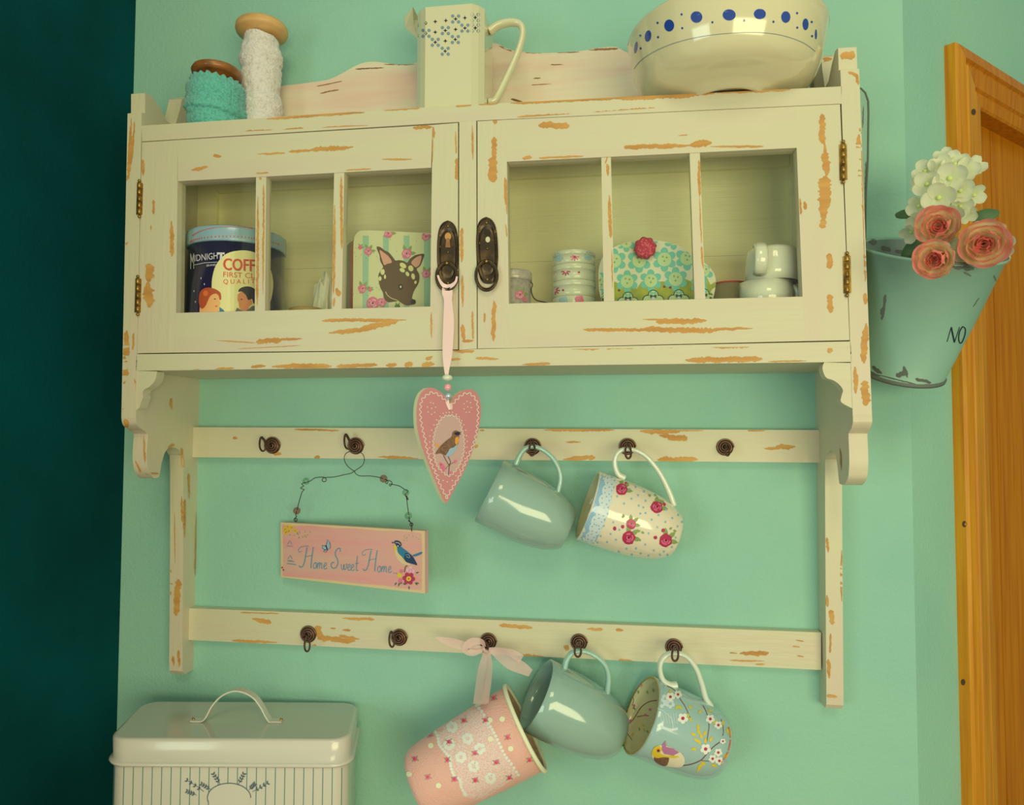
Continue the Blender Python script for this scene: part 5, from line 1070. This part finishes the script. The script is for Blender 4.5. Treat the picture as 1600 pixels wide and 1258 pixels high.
# ================================================================== hanging bucket with flowers
yb = -.108
rc = PY(1455,392,yb); k = mpp(rc); bcn = PY(1409,584,yb+.062); ax = (bcn-rc).normalized()
fwd = Vector((0,-1,0)); fwd = (fwd-ax*fwd.dot(ax)).normalized(); Lb = (bcn-rc).length; RT_, RB_ = 101*k, 59*mpp(bcn)
bk = thing('hanging_bucket', 'weathered green metal bucket lettered NO, hanging at the cabinet right side', 'bucket', tuple(rc.lerp(bcn,.5)))
mb = MB(); sdv = ax.cross(fwd).normalized()
def bk_f(q, t, th, kk):  return (q*(1+.004*math.sin(5*th)), t)
tilt = 0   # leans out from the wall so the far lip shows
ax2 = (ax*math.cos(tilt)-fwd*math.sin(tilt)*1).normalized()
mb.lathe([(0,RT_-.001),(-.0018,RT_),(-.0015,RT_+.0022),(.0015,RT_+.0024),(.003,RT_),(Lb*.5,(RT_+RB_)/2+.001),(Lb-.004,RB_+.0006),(Lb-.002,RB_+.0022),(Lb+.001,RB_+.0016),(Lb+.0014,RB_-.002),(Lb-.004,RB_-.004),(Lb-.004,1e-4)], rc, ax2, 'bucket_paint', 80, f=bk_f, mats=['bucket_paint','bucket_wear','bucket_paint','bucket_paint','bucket_paint','bucket_paint','bucket_wear','bucket_wear','bucket_wear','bucket_inside','bucket_inside'])
mb.lathe([(Lb-.006,1e-4),(Lb-.006,RB_-.002),(0,RT_-.001)], rc, ax2, 'bucket_inside', 80, f=bk_f)
mb.v = [Vector((v.x, min(v.y, -.0035), v.z)) for v in mb.v]      # flattened against the wall
K = lambda a, b: (1280+a/2.86, 200+b/2.86)
def wear(pts): mb.D([K(*p) for p in pts], 'bucket_wear', 1)
for c in [(1356,372,1370,380,9),(1376,386,1392,392,7),(1398,392,1428,399,6),(1480,411,1522,420,12),(1505,425,1518,432,3),(1384,460,1378,500,4),(1380,480,1376,492,5),(1363,572,1378,584,6),(1400,588,1418,580,8),(1412,572,1418,590,5),(1430,592,1455,598,5),(1366,584,1440,603,2),(1438,601,1469,602,2),(1553,430,1556,440,3),(1520,480,1530,465,1.5),(1356,580,1375,588,4)]: mb.D(chip(*c), 'bucket_wear', 1)
mb.stroke([(1480,534),(1485,511),(1492,532),(1498,512)], 2.0, 'ink', 3, 6) if False else None
mb.stroke([(1479.5,534),(1486,511)], 1.1, 'ink', 3); mb.stroke([(1486,511),(1491,535)], 2.4, 'ink', 3); mb.stroke([(1491,535),(1499,511)], 1.1, 'ink', 3)
mb.stroke(smooth([(1504,510),(1499.5,517),(1497.5,528),(1499.5,536),(1503,534),(1507,524),(1508,514),(1504,510)], 4), 1.7, 'ink', 3)
mb.build('bucket_body', bk)
mb = MB(); tab = [PY(x, q, -.0155) for x, q in [(1300,200),(1304,165),(1318,147),(1334,139),(1345,138),(1352,145),(1356.5,158),(1357,176),(1356,250),(1353,300),(1352,372),(1300,372)]]
mb.ext(tab, (0,.002,0), 'bucket_paint'); mb.D(chip(1349,165,1348,200,2.5), 'bucket_wear', 1); mb.D(chip(1353,252,1352,300,2.5), 'bucket_wear', 1); mb.tube([p+Vector((0,-.0002,0)) for p in tab], .0012, 'bucket_wear', 6, True); mb.build('hanging_tab', bk)

# flowers
def petal_mesh(name, L, W, cup, curl, mname, pts=7, notch=0):
    me = bpy.data.meshes.new(name); vs = []; n = pts
    for i in range(n):
        t = i/(n-1); wv = W*(math.sin(math.pi*min(1, t*.80+.10)))**.42*(1 if t < .92 else .96)
        for j in range(n):
            s_ = (j/(n-1)*2-1); x = s_*wv/2; z = L*t*(1-notch*(1-abs(s_)) if t > .9 else 1)-.10*L*(s_*s_)*t
            vs.append((x, -cup*(s_*s_)*W-curl*L*(t**3)+cup*.6*L*math.sin(math.pi*t), z))
    fs = [(i*n+j, i*n+j+1, (i+1)*n+j+1, (i+1)*n+j) for i in range(n-1) for j in range(n-1)]
    me.from_pydata(vs, [], fs); me.materials.append(MATS[mname]); me.polygons.foreach_set('use_smooth', [True]*len(fs)); return me
PM = [petal_mesh('petal', .020, .021, .22, -.05, 'rose_heart'), petal_mesh('petal', .024, .030, .18, .10, 'rose_petal'), petal_mesh('petal', .026, .036, .12, .32, 'rose_petal')]
def rose(label, px, q, Y, size, facing, seed):
    c = PY(px, q, Y); t = thing('rose', label, 'flower', (0,0,0), 'pink roses in the bucket'); t.location = c; zc_ = None
    rr = random.Random(seed); z = Vector(facing).normalized(); rot = z.to_track_quat('Z', 'Y')
    lay = [(2,0,.02,.0006,.62),(3,0,.12,.0018,.75),(4,0,.26,.0030,.85),(5,1,.46,.0040,.88),(5,1,.78,.0050,.95),(6,2,1.12,.0055,1.0)]
    for li, (n, k_, op, rad, sc) in enumerate(lay):
        for i in range(n):
            o = bpy.data.objects.new('petal', PM[k_]); COL.objects.link(o); o.parent = t
            an = 2*math.pi*(i+li*.37)/n+rr.uniform(-.12,.12)
            Mx = rot.to_matrix().to_4x4() @ Matrix.Rotation(an, 4, 'Z') @ Matrix.Translation((0,rad,-.009)) @ Matrix.Rotation(-(op+rr.uniform(-.08,.08)), 4, 'X')
            o.matrix_local = Matrix.Scale(size, 4) @ Mx @ Matrix.Scale(sc*rr.uniform(.93,1.06), 4)
    mb = MB(); mb.lathe([(-.016*size,.0015),(-.013*size,.005),(-.009*size,.0045),(-.008*size,1e-4)], c, z, 'leaf', 12); 
    mb.tube([c-z*.010*size, c-z*.02+Vector((0,.006,.004)), PY(px+(1455-px)*.25, min(q, 372), -.15), rc+Vector(((px-1455)*.0003,.02,-.02))], .0014, 'leaf', 6); mb.build('stem', t)
    return t
vc = lambda x, q, Y: (CAM-PY(x, q, Y)).normalized()
rose('pink rose at the top left of the bucket, just below the white blossom', 1467, 354, -.165, .88, vc(1466,355,-.165)+Vector((-.12,0,.22)), 3)
rose('largest pink rose, at the right edge of the bucket', 1538, 381, -.190, 1.0, vc(1537,380,-.19)+Vector((.12,0,.0)), 5)
rose('lowest pink rose, drooping over the front rim of the bucket', 1461, 405, -.222, .80, vc(1460,405,-.22)+Vector((-.25,0,-.05)), 9)
wp = petal_mesh('blossom_petal', .0125, .0125, .10, .12, 'white_petal', 6, .05)
def blossom_mesh():
    me = bpy.data.meshes.new('blossom'); bm_ = bmesh.new()
    for i in range(4):
        tmp = bmesh.new(); tmp.from_mesh(wp); Mx = Matrix.Rotation(math.pi/2*i, 4, 'Z') @ Matrix.Translation((0,.0008,0)) @ Matrix.Rotation(-1.15-.08*(i % 2), 4, 'X'); tmp.transform(Mx); m2 = bpy.data.meshes.new('x'); tmp.to_mesh(m2); bm_.from_mesh(m2); bpy.data.meshes.remove(m2); tmp.free()
    bm_.to_mesh(me); me.materials.append(MATS['white_petal']); bm_.free(); me.polygons.foreach_set('use_smooth', [True]*len(me.polygons)); return me
petalmat('white_blossom', ph(206,206,140), ph(220,216,156), .0, .5)
BM = blossom_mesh(); BM.materials[0] = MATS['white_blossom']
cm = bpy.data.meshes.new('blossom_center'); b_ = bmesh.new(); bmesh.ops.create_icosphere(b_, subdivisions=2, radius=.0017); b_.to_mesh(cm); b_.free(); cm.materials.append(MATS['hydrangea_center'])
hy = thing('hydrangea', 'cream-white hydrangea head with four-petalled blossoms standing tallest in the bucket', 'flower', (0,0,0)); Yh = -.122; hcn = PY(1478,300,Yh); hy.location = hcn
kb = mpp(hcn); rr = random.Random(4)
bls = [(1484,279,0,1.35),(1467,309,0,1.35),(1449,288,.3,1.15),(1492,257,.4,1.1),(1508,268,.4,1.1),(1500,298,.2,1.1),(1522,262,.7,.95),(1521,305,.8,.95),(1470,262,.5,1.05),(1446,268,.7,1.0),(1440,287,.8,.9),(1500,322,.5,1.0),(1485,335,.4,1.05),(1459,328,.5,1.0),(1436,322,.6,1.0),(1434,345,.6,.9),(1424,363,.6,.9),(1511,334,.7,.8),(1475,248,.7,.9),(1564,380,.7,1.0),(1564,396,.7,.9),(1498,384,.4,1.0,-.165),(1506,397,.3,.9,-.175)]
for i, (x, q, out_, sc, *yy) in enumerate(bls):
    dy = (Yh-yy[0]) if yy else .022-.030*out_; p = PY(x, q, Yh-dy); nz = (CAM-p).normalized()*1.0+(RT*(x-1480)+UP*(300-q))*.012*(.4+out_) if i < 19 else (CAM-p).normalized()+Vector((.2,0,-.1))
    Mx = Matrix.Translation(p-hcn) @ nz.normalized().to_track_quat('Z', 'Y').to_matrix().to_4x4() @ Matrix.Rotation(rr.uniform(0,1.5), 4, 'Z') @ Matrix.Scale(sc*1.12, 4)
    o = bpy.data.objects.new('blossom', BM); COL.objects.link(o); o.parent = hy; o.matrix_local = Mx
    c_ = bpy.data.objects.new('blossom_center', cm); COL.objects.link(c_); c_.parent = o; c_.matrix_local = Matrix.Translation((0,0,.0012))
mb = MB(); core = PY(1480,300,Yh+.004); mb.ball(core, .016, 'hydrangea_center', 14, (1,1,1.3)); base = rc+Vector((0,.02,-.03))
mb.tube([core, core.lerp(base,.5)+Vector((-.005,0,0)), base], .0022, 'leaf', 8)
for x, q, *_ in bls[14:17]+bls[19:]: p = PY(x, q, Yh+.01); mb.tube([p, p.lerp(base,.5), base], .0009, 'leaf', 5)
mb.build('stem', hy)
LM = petal_mesh('leaf', .030, .017, .08, .15, 'leaf', 6)
def leaf_o(px_, q, Y, ang, size, tip=.0):
    p = PY(px_, q, Y); o = bpy.data.objects.new('leaf', LM); COL.objects.link(o); o.parent = hy
    d = (RT*math.cos(ang)+UP*math.sin(ang)); n_ = (CAM-p).normalized(); n_ = (n_+UP*.4).normalized(); d = (d-n_*d.dot(n_)).normalized(); x_ = d.cross(-n_)
    o.matrix_local = Matrix.Translation(p-hcn) @ Matrix((x_, -n_*-1, d)).transposed().to_4x4() @ Matrix.Scale(size, 4)
for a_ in ((1519,343,-.118,.15,.9),(1441,372,-.12,-2.4,1.0),(1447,381,-.15,-.3,1.1),(1478,386,-.135,-1.2,1.0),(1489,398,-.14,-.4,1.1),(1430,363,-.11,-1.5,.8),(1500,384,-.125,-2.6,1.1),(1430,335,-.11,2.9,.7)): leaf_o(*a_)
